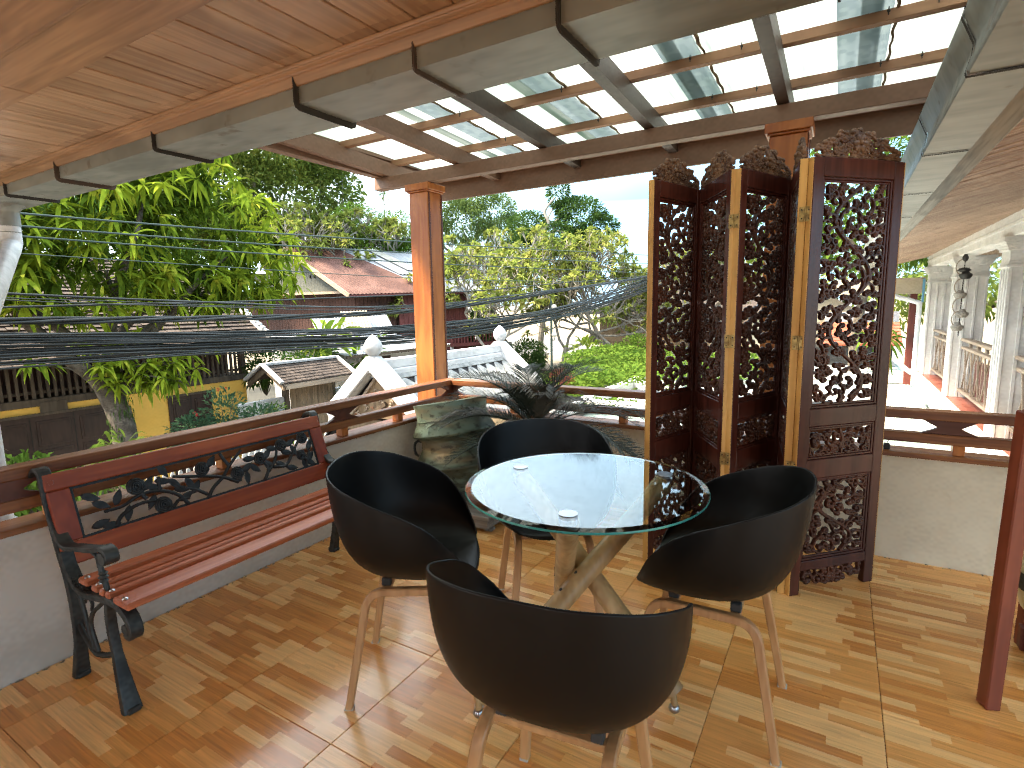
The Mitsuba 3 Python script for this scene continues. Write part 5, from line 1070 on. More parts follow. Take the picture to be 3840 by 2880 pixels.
for s, q in ((-1.5, -0.4), (0.8, -0.4), (-1.5, -1.5), (0.8, -1.5)): part(RH, 'stilt', beam(lr(s, q, GZ), lr(s, q, -0.42), 0.12, 0.12, up=(1, 0, 0)), 'white_render')
for t in (0.05, 0.3, 0.55, 0.8): c = lerp(W1, W2, t); part(RH, 'stilt', box(c[0] - 0.1, c[0] + 0.1, c[1] - 0.1, c[1] + 0.1, GZ, -0.58), 'grey_wood')
# leaning corrugated sheets in front of the red house
ST = thing('tin_shed', 'patchwork shed of pale corrugated sheets in front of the red house', 'shed')
tin((-15.6, 13.0, 0.25), (-14.4, 15.6, 0.35), (-15.2, 15.9, 1.15), (-16.4, 13.3, 1.05), 'tin_roof', ST, 'sheet', 0.12, 0.02)
tin((-15.3, 13.9, 0.60), (-14.9, 14.8, 0.62), (-15.4, 15.05, 1.30), (-15.8, 14.15, 1.28), 'cream_paint', ST, 'sheet', 0.12, 0.02)
part(ST, 'wall', box(-16.3, -15.2, 13.3, 15.5, GZ, 0.2), 'brown_boards')
# ---------------------------------------------------------------- vegetation
def leafmat(key, a, b, c=None, f=2.0, trans=0.55, rough=0.45):
    def fn(p, n, uv):
        t = fbm(p.x * f, p.y * f, p.z * f, 3); k = noise(p.x * 9.0 * f, p.y * 9.0 * f, p.z * 9.0 * f)
        col = mix(a, b, smoothstep(0.25, 0.75, 0.55 * t + 0.45 * k))
        return col if c is None else mix(col, c, smoothstep(0.70, 0.86, noise(p.x * 5.0 * f + 7, p.y * 5.0 * f, p.z * 5.0 * f)))
    scene[key] = {'type': 'principledthin', 'base_color': proc(fn), 'roughness': rough, 'diff_trans': trans, 'eta': 1.4}
    return key
mat('bark_grey', blotch((0.045, 0.037, 0.029), (0.14, 0.12, 0.095), 9, 50), 0.9, bump=(lambda p, n, uv: fbm(p.x * 30, p.y * 30, p.z * 9, 3), 0.02))
mat('bark_pale', blotch((0.16, 0.15, 0.13), (0.30, 0.285, 0.25), 7, 40), 0.85)
mat('bark_dark', blotch((0.05, 0.042, 0.034), (0.12, 0.10, 0.08), 7, 40), 0.9)
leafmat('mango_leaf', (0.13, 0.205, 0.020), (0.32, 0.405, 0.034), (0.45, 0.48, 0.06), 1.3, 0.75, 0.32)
leafmat('mango_shade_leaf', (0.050, 0.095, 0.014), (0.155, 0.235, 0.024), None, 1.3, 0.6, 0.32)  # darker copy of the mango leaf, paints shade into the inner crown
leafmat('dark_leaf', (0.075, 0.125, 0.030), (0.20, 0.26, 0.055), (0.28, 0.31, 0.085), 0.35, 0.7)
leafmat('bamboo_leaf', (0.075, 0.155, 0.025), (0.17, 0.28, 0.040), None, 0.5)
leafmat('soft_leaf', (0.085, 0.145, 0.045), (0.18, 0.25, 0.080), None, 0.5)
leafmat('plumeria_leaf', (0.13, 0.185, 0.038), (0.27, 0.305, 0.075), (0.36, 0.36, 0.10), 0.7, 0.7)
leafmat('bush_leaf', (0.025, 0.060, 0.018), (0.075, 0.135, 0.030), None, 2.0)
leafmat('vine_leaf', (0.055, 0.11, 0.017), (0.125, 0.20, 0.032), None, 1.5)
leafmat('grey_green_leaf', (0.030, 0.070, 0.040), (0.085, 0.15, 0.075), None, 3.0)
leafmat('red_leaf', (0.16, 0.035, 0.03), (0.33, 0.10, 0.075), None, 3.0)
leafmat('lime_leaf', (0.12, 0.20, 0.025), (0.24, 0.31, 0.05), None, 2.0)
leafmat('straw_leaf', (0.20, 0.15, 0.09), (0.34, 0.26, 0.16), None, 3.0)
def rvec(r, n):
    v = r.normal(size=(n, 3)); return v / np.linalg.norm(v, axis=1, keepdims=True)
def leaves(P, D, L, W, r, droop=0.25, fold=0.25):
    """A folded, slightly drooping leaf at each point P pointing along D (arrays); L, W per leaf. Five points, four triangles."""
    n = len(P); D = D / np.linalg.norm(D, axis=1, keepdims=True); L = np.broadcast_to(L, n)[:, None]; W = np.broadcast_to(W, n)[:, None]
    S = np.cross(D, [0, 0, 1.0]) + 0.35 * r.normal(size=(n, 3)); S /= np.linalg.norm(S, axis=1, keepdims=True) + 1e-9; N = np.cross(S, D)
    dz = np.array([0, 0, -1.0])
    mid = P + D * L * 0.5 + dz * L * droop * 0.22; tip = P + D * L + dz * L * droop
    a, b = mid + S * W / 2 + N * W * fold, mid - S * W / 2 + N * W * fold
    V = np.stack([P, a, mid, b, tip], 1).reshape(-1, 3); o = np.arange(n)[:, None] * 5
    F = np.concatenate([o + [0, 1, 2], o + [0, 2, 3], o + [1, 4, 2], o + [2, 4, 3]], 1).reshape(-1, 3)
    return V, F
def long_leaves(P, D, L, W, r, droop=0.6, n=5):
    """Lance-shaped leaves in n segments, hanging in a curve."""
    m = len(P); D = D / np.linalg.norm(D, axis=1, keepdims=True); L = np.broadcast_to(L, m)[:, None]; W = np.broadcast_to(W, m)[:, None]
    S = np.cross(D, [0, 0, 1.0]) + 0.3 * r.normal(size=(m, 3)); S /= np.linalg.norm(S, axis=1, keepdims=True) + 1e-9
    V = []
    for t in np.linspace(0, 1, n):
        c = P + D * L * t * (1 - 0.25 * droop * t) + np.array([0, 0, -1.0]) * L * droop * t * t
        w = W * 0.5 * math.sin(math.pi * (0.10 + 0.90 * t) ** 0.8 if t < 1 else math.pi) + 0.001
        V += [c - S * w, c + S * w]
    V = np.stack(V, 1); o = np.arange(m)[:, None] * 2 * n; F = []
    for i in range(n - 1): F += [o + [2 * i, 2 * i + 1, 2 * i + 3], o + [2 * i, 2 * i + 3, 2 * i + 2]]
    return V.reshape(-1, 3), np.concatenate(F, 1).reshape(-1, 3)
def rosettes(C, A, per, L, W, r, spread=0.75, droop=0.6, n=5):
    """per leaves round each twig tip C with axis A."""
    m = len(C); P = np.repeat(C, per, 0); R_ = rvec(r, m * per); D = np.repeat(A, per, 0) * (1 - spread) + R_ * spread
    return long_leaves(P + R_ * 0.02, D, L * r.uniform(0.65, 1.15, m * per), W * r.uniform(0.8, 1.15, m * per), r, droop, n)
def lobes_points(lobes, n, r, shell=0.55):
    """Points in the outer part of a union of ellipsoids (cx, cy, cz, rx, ry, rz), and outward directions."""
    lb = np.array(lobes, float); w = lb[:, 3] * lb[:, 4] * lb[:, 5]; w = w ** (2 / 3); k = r.choice(len(lb), n * 2, p=w / w.sum()); d = rvec(r, n * 2)
    q = shell + (1 - shell) * r.random(n * 2) ** 0.6
    P = lb[k, :3] + d * lb[k, 3:] * q[:, None]; ok = np.ones(len(P), bool)
    for i, l in enumerate(lb):
        inside = (((P - l[:3]) / (l[3:] * shell * 0.9)) ** 2).sum(1) < 1; ok &= ~inside
    return P[ok][:n], d[ok][:n]
def branch(p, q, r0, r1, bend=0.1, seed=0, n=8, k=8):
    g = np.random.default_rng(seed); p, q = np.array(p, float), np.array(q, float); L = np.linalg.norm(q - p)
    c = [p] + [lerp(p, q, t) + g.normal(size=3) * bend * L for t in (0.33, 0.66)] + [q]; s = spline(c, n * 3)
    return tube(s, np.linspace(r0, r1, len(s)), k)
def leafy_tree(name, label, base, top, lobes, lmat, n, L, W, seed, tr=0.25, bmat='bark_grey', droop=0.3, group=None, narrow=False):
    r = np.random.default_rng(seed); K = thing(name, label, 'tree', group)
    tm = [branch(base, top, tr, tr * 0.55, 0.03, seed)]
    for i, l in enumerate(lobes): tm.append(branch(top, np.array(l[:3]) + np.array([0, 0, -0.3 * l[5]]), tr * 0.5, tr * 0.12, 0.08, seed + i))
    part(K, 'trunk', cat(tm), bmat, 40)
    P, d = lobes_points(lobes, n, r); D = d + [0, 0, 0.25] + 0.8 * rvec(r, len(P))
    if narrow: m = long_leaves(P, D, L * r.uniform(0.7, 1.2, len(P)), W, r, 0.6, 3)
    else: m = leaves(P, D, L * r.uniform(0.7, 1.25, len(P)), W * r.uniform(0.7, 1.2, len(P)), r, droop)
    part(K, 'crown', m, lmat)
    return K

# ---- mango tree by the street
MT = thing('mango_tree', 'big bright green mango tree in front of the yellow house, behind the cables', 'tree')
mb = np.array([-9.55, 4.03, GZ])
r_ = np.random.default_rng(31)
trunk = spline([mb, mb + [0.0, 0.03, 1.2], mb + [0.03, 0.02, 2.1], mb + [-0.02, -0.06, 2.75], mb + [0.0, -0.02, 3.3]], 40)
part(MT, 'trunk', jit(tube(trunk, np.interp(np.linspace(0, 1, len(trunk)), [0, .25, .6, .85, 1], [0.25, 0.185, 0.165, 0.165, 0.10]), 20), 0.02, 6), 'bark_grey', 50)
limbs = []
fork = mb + [0.0, -0.03, 2.75]
part(MT, 'limb', tube(spline([mb + [0.0, -0.08, 2.55], mb + [0.12, -0.30, 3.00], mb + [0.15, -0.62, 3.35], mb + [0.0, -1.0, 3.9], mb + [-.2, -1.3, 4.6]], 30), np.linspace(0.13, 0.06, 29), 12), 'bark_grey', 50)
for q, (tx, ty, tz) in enumerate(((0.1, 0.0, 4.6), (-0.3, 1.0, 4.9), (0.3, 1.9, 5.0), (-0.2, -1.6, 5.0), (0.2, 0.6, 5.8), (-0.5, 2.2, 4.6))):
    part(MT, 'limb', branch(fork + [0, 0, 0.3], mb + [tx, ty, tz], 0.085, 0.025, 0.06, 50 + q), 'bark_grey', 50)
mlobes = [(-9.6, 2.2, 2.6, 1.3, 1.5, 1.2), (-9.7, 3.9, 2.9, 1.4, 1.7, 1.5), (-9.6, 5.5, 2.75, 1.3, 1.3, 1.3), (-9.5, 6.45, 2.25, 1.0, 0.85, 0.85), (-9.7, 1.2, 2.2, 1.2, 1.2, 1.0), (-9.9, 4.6, 4.0, 1.3, 1.6, 1.0), (-9.8, 0.2, 2.4, 1.2, 1.3, 1.3), (-9.9, 2.9, 3.8, 1.4, 1.5, 1.0), (-9.4, 3.6, 1.75, 0.8, 1.2, 0.5), (-9.4, 5.4, 1.75, 0.8, 1.0, 0.45)]
C, d = lobes_points(mlobes, 1350, r_, 0.30)
extra = np.array([(-9.25, 4.25 + 0.55 * math.cos(a), 0.52 + 0.24 * math.sin(a)) for a in np.linspace(0, 5.6, 12)] + [(-9.3, 3.05, 0.78), (-9.25, 2.9, 0.72), (-9.3, 3.9, 0.85), (-9.3, 4.5, 0.9), (-9.2, 4.8, 0.62), (-9.2, 3.75, 0.65), (-9.2, 4.3, 0.30), (-9.25, 4.7, 0.25)] + [(-9.25 + 0.2 * r_.normal(), 4.3 + 0.45 * r_.normal(), 0.55 + 0.22 * r_.normal()) for _ in range(26)])
part(MT, 'twig', cat([tube([mb + [0.05, 0.05, 2.8], lerp(mb + [0.05, 0.05, 2.8], e, 0.6) + [0, 0, 0.1], e], [0.02, 0.012, 0.006], 5) for e in extra]), 'bark_grey', kind='stuff')
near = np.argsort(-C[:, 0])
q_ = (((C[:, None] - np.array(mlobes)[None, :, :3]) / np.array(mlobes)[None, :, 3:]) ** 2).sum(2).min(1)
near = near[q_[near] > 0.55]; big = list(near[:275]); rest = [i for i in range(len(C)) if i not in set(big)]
A_ = unit_rows(d + [0.25, -0.1, 0.15])
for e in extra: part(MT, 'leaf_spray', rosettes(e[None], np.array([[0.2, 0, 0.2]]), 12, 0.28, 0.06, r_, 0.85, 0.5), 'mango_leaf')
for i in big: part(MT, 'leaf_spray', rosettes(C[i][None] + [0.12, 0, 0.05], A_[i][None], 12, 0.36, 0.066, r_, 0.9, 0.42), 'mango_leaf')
part(MT, 'crown', rosettes(C[rest], A_[rest], 12, 0.30, 0.062, r_, 0.88, 0.5), 'mango_shade_leaf', kind='stuff')
pts = np.array([mb + [0.17 * math.cos(a), 0.17 * math.sin(a), z] for a, z in zip(r_.uniform(-1.9, 1.2, 240), r_.uniform(1.3, 2.75, 240))])
part(MT, 'moss', leaves(pts, np.stack([np.ones(240) * 0.3, r_.normal(size=240) * 0.2, -np.ones(240)], 1), 0.09, 0.02, r_), 'bush_leaf', kind='stuff')
# ---- big trees further back
leafy_tree('shade_tree', 'huge dark green shade tree rising behind the mango tree', (-25.5, 18.6, GZ), (-25.2, 18.8, 3.0), [(-26.5, 16.8, 7.6, 3.6, 3.4, 2.6), (-24.9, 19.0, 7.3, 3.0, 3.2, 2.8), (-23.7, 20.6, 7.2, 2.0, 2.0, 2.2), (-27.5, 14.6, 6.6, 3.0, 3.2, 2.6), (-25.3, 18.2, 10.2, 4.5, 5.5, 2.6), (-24.3, 19.6, 5.0, 2.0, 2.2, 1.2), (-26.0, 17.0, 5.2, 2.2, 2.4, 1.4), (-29, 12.5, 8.0, 3.4, 3.4, 3.0)], 'dark_leaf', 34000, 0.34, 0.18, 61, 0.45, 'bark_pale')
leafy_tree('background_tree', 'dark green tree far behind the mango tree at the left edge', (-24.0, 8.0, GZ), (-24.0, 8.0, 2.0), [(-24.5, 9.5, 3.6, 2.6, 3.0, 2.4), (-23.5, 6.5, 3.4, 2.6, 2.8, 2.6), (-24.5, 4.0, 3.8, 2.6, 2.8, 2.6), (-25.0, 12.0, 3.2, 2.4, 2.4, 2.0), (-24.0, 1.0, 3.6, 2.6, 3.0, 2.6)], 'bush_leaf', 12000, 0.40, 0.20, 67, 0.35)
leafy_tree('bamboo_clump', 'feathery bright green bamboo clump left of the corner column', (-19.8, 20.6, GZ), (-19.8, 20.6, 3.0), [(-20.6, 19.8, 5.4, 1.4, 1.3, 1.1), (-19.4, 21.1, 5.2, 1.4, 1.3, 1.0), (-18.6, 22.2, 4.7, 1.2, 1.2, 0.9), (-20.2, 20.2, 4.3, 1.7, 1.6, 0.9), (-18.9, 21.6, 4.0, 1.6, 1.5, 0.8)], 'bamboo_leaf', 9500, 0.30, 0.05, 62, 0.10, 'bark_pale', narrow=True)
for k, (x, y, z, s) in enumerate(((-22.6, 20.9, 8.6, 1.0), (-20.9, 22.1, 7.6, 0.8), (-23.4, 20.2, 9.2, 1.0))):
    K = thing('tall_bamboo', ('thin tall bamboo stem with sparse hanging leaves against the white sky', 'thin bamboo stem arching just left of the column top', 'thin bamboo stem beside the dark shade tree')[k], 'plant')
    b = spline([(x + 0.5, y - 0.6, 2.0), (x + 0.25, y - 0.3, z - 2.5), (x, y, z - 0.5), (x - 0.5, y + 0.5, z + 0.1), (x - 0.8, y + 0.9, z - 0.6)], 40)
    part(K, 'stem', tube(b, np.linspace(0.05, 0.008, len(b)), 6), 'bark_pale', True); g = np.random.default_rng(70 + k); i = g.integers(len(b) // 2, len(b), 110)
    part(K, 'leaves', long_leaves(b[i] + g.normal(size=(110, 3)) * 0.16, g.normal(size=(110, 3)) * [1, 1, 0.3], 0.30 * s, 0.05, g, 0.7, 3), 'bamboo_leaf')
leafy_tree('garden_tree', 'soft pale green tree right of the corner column, behind the frangipani', (-20.2, 29.2, GZ), (-20.2, 29.2, 3.2), [(-20.6, 28.6, 6.6, 1.9, 1.8, 1.5), (-19.4, 30.0, 7.2, 1.7, 1.6, 1.3), (-18.6, 30.8, 6.0, 1.5, 1.5, 1.2), (-21.5, 27.6, 7.4, 1.6, 1.6, 1.4), (-20.0, 29.4, 8.0, 1.4, 1.4, 0.8), (-18.0, 31.6, 5.2, 1.4, 1.4, 1.0)], 'soft_leaf', 12000, 0.28, 0.10, 63, 0.25)
DT = leafy_tree('crooked_tree', 'tree with a bare crooked pale limb above the frangipani, centre of the sky gap', (-14.2, 27.1, GZ), (-14.3, 27.1, 4.0), [(-14.9, 26.8, 5.6, 1.2, 1.1, 0.8), (-12.4, 28.2, 6.0, 1.4, 1.3, 1.1), (-13.4, 27.5, 7.3, 0.55, 0.6, 0.8), (-11.7, 28.7, 5.5, 1.2, 1.1, 0.8), (-13.8, 27.3, 5.1, 1.5, 1.4, 0.7), (-12.9, 27.9, 6.5, 0.8, 0.8, 0.6)], 'bush_leaf', 8500, 0.26, 0.10, 64, 0.20, 'bark_pale')
part(DT, 'bare_limb', tube(spline([(-14.0, 26.4, 4.2), (-14.2, 26.3, 5.0), (-13.6, 26.7, 5.6), (-13.75, 26.6, 6.3), (-13.3, 26.9, 7.0)], 30), np.linspace(0.14, 0.05, 29), 8), 'bark_pale', True)
part(DT, 'bare_limb', tube(spline([(-14.2, 26.3, 5.0), (-13.2, 26.9, 5.25), (-12.8, 27.2, 5.1)], 14), np.linspace(0.09, 0.04, 15), 8), 'bark_pale', True)
leafy_tree('right_tree', 'green tree showing through and above the right-hand screen panel', (0.6, 15.6, GZ), (0.5, 15.6, 2.0), [(-0.2, 15.8, 4.1, 1.7, 1.6, 1.5), (0.9, 14.9, 4.8, 1.1, 1.1, 1.0), (-1.6, 16.6, 3.6, 1.5, 1.5, 1.2), (0.6, 15.4, 3.0, 1.5, 1.4, 1.0), (1.6, 15.6, 3.4, 1.2, 1.3, 1.2)], 'vine_leaf', 6500, 0.24, 0.08, 65, 0.16)
leafy_tree('far_tree', 'dark tree crown behind the end of the right-hand wing', (4.0, 24.0, GZ), (4.0, 24.0, 1.0), [(3.5, 24.0, 2.6, 2.6, 2.4, 2.0), (6.0, 23.5, 2.4, 2.4, 2.4, 2.2), (1.2, 25.0, 2.0, 2.2, 2.2, 1.8)], 'dark_leaf', 7000, 0.28, 0.12, 66, 0.25)
# ---- frangipani: forking stubby pale branches with leaf tufts
def frangipani(name, label, base, h, spread, seed, depth=6, lm='plumeria_leaf', lsz=0.24, fork0=0.32):
    r = np.random.default_rng(seed); K = thing(name, label, 'tree', 'frangipani trees with bare pale branches'); tubes, tips = [], []
    def grow(p, d, L, rad, k):
        q = p + d * L; m = (p + q) / 2 + r.normal(size=3) * L * 0.07; tubes.append(tube(np.array([p, m, q]), [rad, rad * 0.92, rad * 0.84], 5))
        if k == 0: tips.append((q, d)); return
        for s in range(2 if r.random() < 0.62 else 3):
            nd = unit(d + spread * r.normal(size=3) * [1, 1, 0.55] + [0, 0, 0.16]); grow(q, nd, L * r.uniform(0.70, 0.92), rad * 0.78, k - 1)
    for s in range(3): grow(np.array(base, float) + [0, 0, h * fork0 * 0.9], unit(np.array([r.normal() * 0.8, r.normal() * 0.8, 0.9])), h * 0.24, 0.075, depth)
    tubes.append(branch(base, np.array(base) + [0, 0, h * fork0], 0.16, 0.11, 0.05, seed)); part(K, 'branches', cat(tubes), 'bark_pale', 40)
    C = np.array([t[0] for t in tips]); A = np.array([t[1] for t in tips]); keep = r.random(len(C)) < 0.93
    part(K, 'crown', rosettes(C[keep], A[keep] + [0, 0, 0.3], 13, lsz * 1.15, 0.10, r, 0.68, 0.25, 4), lm)
    return K
frangipani('frangipani', 'wide frangipani tree just right of the corner column', (-13.6, 20.8, GZ), 5.6, 0.58, 81)
frangipani('frangipani', 'frangipani tree with a low forked trunk in the middle of the garden', (-11.6, 24.6, GZ), 6.0, 0.58, 82)
frangipani('frangipani', 'frangipani tree at the left edge of the folding screen', (-8.9, 25.2, GZ), 5.8, 0.55, 83)
frangipani('frangipani', 'frangipani tree farther back between garden tree and cables', (-15.4, 25.5, GZ), 6.3, 0.55, 84)
frangipani('frangipani', 'frangipani crown above the ridge of the red roof, left part', (-21.6, 18.6, 0.0), 4.7, 0.5, 85, 5, fork0=0.5)
frangipani('frangipani', 'frangipani crown above the red roof next to the corner column', (-19.3, 21.6, 0.0), 4.6, 0.5, 86, 5, fork0=0.5)
frangipani('frangipani', 'low frangipani showing through the middle screen panels', (-5.2, 25.6, GZ), 5.4, 0.55, 87)
# ---- shrubs and pot plants
def shrub(name, label, c, rad, n, L, W, m, seed, cat_='shrub', droop=0.3, flat=0.8, long=False, flowers=None):
    r = np.random.default_rng(seed); K = thing(name, label, cat_); c = np.array(c, float)
    P, d = lobes_points([(*c, rad, rad, rad * flat), (*(c + [rad * 0.5, -rad * 0.6, -rad * .3]), rad * 0.6, rad * 0.6, rad * 0.5)], n, r, 0.35); D = d + 0.6 * rvec(r, len(P)) + [0, 0, 0.3]
    part(K, 'stems', cat([branch(c - [0, 0, rad * flat + 0.3], p, 0.012, 0.005, 0.05, seed + i, 4, 5) for i, p in enumerate(P[:18])]), 'bark_grey', kind='stuff')
    part(K, 'leaves', long_leaves(P, D, L * r.uniform(.7, 1.2, len(P)), W, r, droop, 4) if long else leaves(P, D, L * r.uniform(.7, 1.2, len(P)), W, r, droop), m)
    if flowers:
        for q in P[np.argsort(-P[:, 2])][1:4:2]: part(K, 'flower', cat([leaves(np.repeat(q[None] + [0.05, 0, 0.04], 6, 0), rvec(r, 6) + [0, 0, .4], 0.035, 0.03, r)]), flowers)
    return K
leafmat('flower_red', (0.42, 0.03, 0.03), (0.55, 0.06, 0.07), None, 3.0)
shrub('flowering_shrub', 'tall grey-green shrub with small red flowers before the yellow wall, left of the double door', (-8.9, 4.75, -0.55), 0.34, 620, 0.13, 0.045, 'grey_green_leaf', 91, flowers='flower_red')
shrub('flowering_shrub', 'tallest grey-green shrub with a red flower in front of the brown double door', (-8.9, 5.30, -0.42), 0.36, 640, 0.13, 0.045, 'grey_green_leaf', 92, flat=1.4, flowers='flower_red')
shrub('flowering_shrub', 'grey-green shrub at the right side of the brown double door', (-8.9, 5.95, -0.55), 0.30, 520, 0.13, 0.045, 'grey_green_leaf', 93)
shrub('leafy_bush', 'light green leafy bush above the left railing near the downpipe', (-8.0, 2.35, -0.52), 0.42, 760, 0.13, 0.065, 'vine_leaf', 94, flat=0.7)
shrub('leafy_bush', 'green spiky-leaved plant right of the leafy bush, above the bench', (-7.9, 2.95, -0.62), 0.30, 90, 0.34, 0.035, 'vine_leaf', 95, 'plant', 0.5, long=True)
shrub('bromeliad', 'yellow-green bromeliad with straw leaves at the foot of the mango tree', (-8.3, 3.48, -0.42), 0.22, 90, 0.36, 0.04, 'lime_leaf', 96, 'plant', 0.6, long=True)
shrub('dry_plant', 'dry straw-coloured leaves beside the bromeliad under the mango tree', (-8.35, 3.22, -0.62), 0.20, 60, 0.34, 0.04, 'straw_leaf', 97, 'plant', 0.8, long=True)
shrub('dry_plant', 'thin dry plant with one long green leaf beside the downpipe', (-8.2, 1.92, -0.25), 0.26, 60, 0.28, 0.04, 'straw_leaf', 98, 'plant', 0.6, long=True)
shrub('hanging_orchid', 'dark hanging orchid on a white pot left of the small wooden gate', (-10.7, 7.55, -0.85), 0.22, 160, 0.22, 0.03, 'bush_leaf', 99, 'plant', 0.5, long=True)
shrub('hanging_orchid', 'dark hanging orchid right of the small wooden gate', (-10.7, 9.55, -0.75), 0.24, 160, 0.22, 0.03, 'bush_leaf', 100, 'plant', 0.5, long=True)
shrub('low_plant', 'bright green low plant in front of the small wooden gate', (-10.2, 7.45, -1.25), 0.26, 220, 0.14, 0.07, 'vine_leaf', 101)
shrub('leafy_bush', 'dark green bush behind the small gate, beside the yellow house', (-12.2, 8.4, 0.05), 0.6, 700, 0.17, 0.07, 'bush_leaf', 102)
shrub('banana_plant', 'lime green upright broad-leaved plant in front of the red house', (-13.4, 11.4, 0.55), 0.55, 46, 0.95, 0.20, 'lime_leaf', 103, 'plant', 0.35, long=True)
shrub('banana_plant', 'second lime green broad-leaved plant below the cables behind the gate', (-13.0, 12.4, 0.0), 0.6, 60, 0.75, 0.16, 'vine_leaf', 104, 'plant', 0.4, long=True)
shrub('leafy_bush', 'dark green bush beneath the cables behind the tiled gate', (-13.2, 10.6, -0.1), 0.8, 900, 0.20, 0.09, 'bush_leaf', 105)
shrub('round_bush', 'round dark green bush with red blossoms in the brick planter', (-14.0, 25.0, -1.2), 1.05, 2600, 0.20, 0.09, 'bush_leaf', 106, flowers='flower_red')
shrub('cordyline', 'big yellow-green plant with long arching leaves left of the screen', (-9.6, 22.4, -0.75), 0.75, 130, 0.95, 0.12, 'lime_leaf', 107, 'plant', 0.5, long=True)
shrub('leafy_bush', 'dark leaves under the yellow-green cordyline', (-9.5, 22.2, -1.7), 0.85, 1500, 0.20, 0.08, 'bush_leaf', 108)
shrub('croton', 'small reddish croton bush beyond the sago palm', (-8.6, 17.9, -1.25), 0.42, 420, 0.16, 0.06, 'red_leaf', 109)
shrub('leafy_bush', 'tall light green bush close to the left edge of the screen', (-7.2, 22.6, -0.7), 1.0, 2200, 0.18, 0.08, 'vine_leaf', 110)
shrub('leafy_bush', 'green bush between cordyline and screen', (-8.6, 23.6, -1.1), 0.9, 1800, 0.18, 0.08, 'vine_leaf', 111)
shrub('leafy_bush', 'dark green mass of bushes beneath the red balcony', (-15.6, 22.8, 0.3), 1.3, 2200, 0.24, 0.10, 'bush_leaf', 112)
shrub('fern_palm', 'bright green palm-like plant beside the red tiled roof at right', (0.75, 14.9, 0.62), 0.25, 46, 0.55, 0.09, 'vine_leaf', 113, 'plant', 0.6, long=True)
g = np.random.default_rng(120)
def carpet(name, label, poly, z, n, L, W, m, seed, hh=0.3):
    r = np.random.default_rng(seed); x0, y0, x1, y1 = poly.bounds; P = []
    while len(P) < n:
        q = (r.uniform(x0, x1), r.uniform(y0, y1))
        if poly.contains(Point(q)): P.append(q)
    P = np.array(P); f = meshkit.fbm(np.stack([P[:, 0] * 0.9, P[:, 1] * 0.9, P[:, 0] * 0], 1), 3, seed); Z = z + hh * f * r.uniform(0.3, 1.0, n)
    put(name, leaves(np.stack([P[:, 0], P[:, 1], Z], 1), rvec(r, n) * [1, 1, 0.4] + [0, 0, 0.45], L * r.uniform(.7, 1.2, n), W, r), m, label, 'plants', kind='stuff')
carpet('creeping_vine', 'bright green creeping vine spreading over the white pergola roof', Polygon([(-4.6, 10.2), (-2.2, 10.2), (-1.2, 13), (-1.6, 18), (-5.6, 18.5), (-7.6, 18.4), (-7.2, 15)]), -0.36, 6500, 0.15, 0.10, 'vine_leaf', 121, 0.5)
carpet('creeping_vine', 'green vine tendrils hanging over the edge of the white pergola roof', Polygon([(-4.1, 8.1), (-2.9, 8.6), (-2.9, 9.2), (-4.0, 9.0)]), -0.42, 260, 0.13, 0.08, 'vine_leaf', 122, 0.2)
carpet('ground_cover', 'bright low ground cover sloping down from the pergola to the street', Polygon([(-10.5, 16.8), (-7.0, 14.0), (-5.2, 16), (-5.6, 21.5), (-9.8, 21)]), -1.75, 5200, 0.17, 0.10, 'vine_leaf', 123, 0.7)
# brick planter wall
mat('old_brick', blotch((0.075, 0.045, 0.03), (0.18, 0.11, 0.08), 3, 12), 0.9)
BK = thing('brick_planter', 'low weathered brick planter wall across the side street', 'wall')
pa, pb = np.array([-17.0, 24.9]), np.array([-8.6, 27.0])
for r in range(5):
    L = np.linalg.norm(pb - pa); d = (pb - pa) / L; n = 26
    for k in range(n):
        c = pa + d * (k + 0.5 + 0.5 * (r % 2)) * L / n; part(BK, 'brick', bx((c[0], c[1], GZ + 0.06 + r * 0.115), (L / n - 0.02, 0.24 + RNG.uniform(-.02, .02), 0.105), np.array([[d[0], -d[1], 0], [d[1], d[0], 0], [0, 0, 1.0]])), 'old_brick')
put('planter_soil', extr(Polygon([(-17, 25.0), (-8.6, 27.1), (-8.6, 31), (-17, 31)]), 0.45, (0, 0, GZ)), 'ground_mat', 'raised earth bed behind the brick planter wall', 'soil', kind='structure')
# ---------------------------------------------------------------- overhead cables along the street (each one its own cable)
mat('cable_mat', blotch((0.012, 0.016, 0.016), (0.032, 0.040, 0.042), 3, 20), 0.5)
mat('cable_green', (0.030, 0.055, 0.048), 0.5)
CXP = -6.5
def ext(pts):
    """Carries the cable on to the poles outside the picture."""
    a = np.array(pts, float); s0, s1 = (a[1] - a[0]) / (a[1, 0] - a[0, 0]), (a[-1] - a[-2]) / (a[-1, 0] - a[-2, 0])
    return np.vstack([[-9.0, a[0, 1] + 0.6 * s0[1] * (-9.0 - a[0, 0]) + 0.25], [-2.5, a[0, 1] + s0[1] * (-2.5 - a[0, 0]) * 0.8 + 0.03], a, [26.0, a[-1, 1] + s1[1] * (26.0 - a[-1, 0]) * 1.05]])
def cable(pts, x, r, label, m='cable_mat', group=None, wob=0.0, seed=0):
    p = ext(pts); g = np.random.default_rng(seed); yy = np.linspace(p[0, 0], p[-1, 0], 64); zz = np.interp(yy, p[:, 0], p[:, 1])
    k = np.ones(9) / 9; zz = np.convolve(np.pad(zz, 4, 'edge'), k, 'valid')
    ph = g.uniform(0, 6.28, 3); zz = zz + wob * (np.sin(yy * 0.9 + ph[0]) + 0.6 * np.sin(yy * 2.1 + ph[1])); xx = x + wob * 2.2 * np.sin(yy * 0.6 + ph[2]) + 0 * yy
    return put('overhead_cable', tube(np.stack([xx, yy, zz], 1), r, 6), m, label, 'cable', group, None, True)
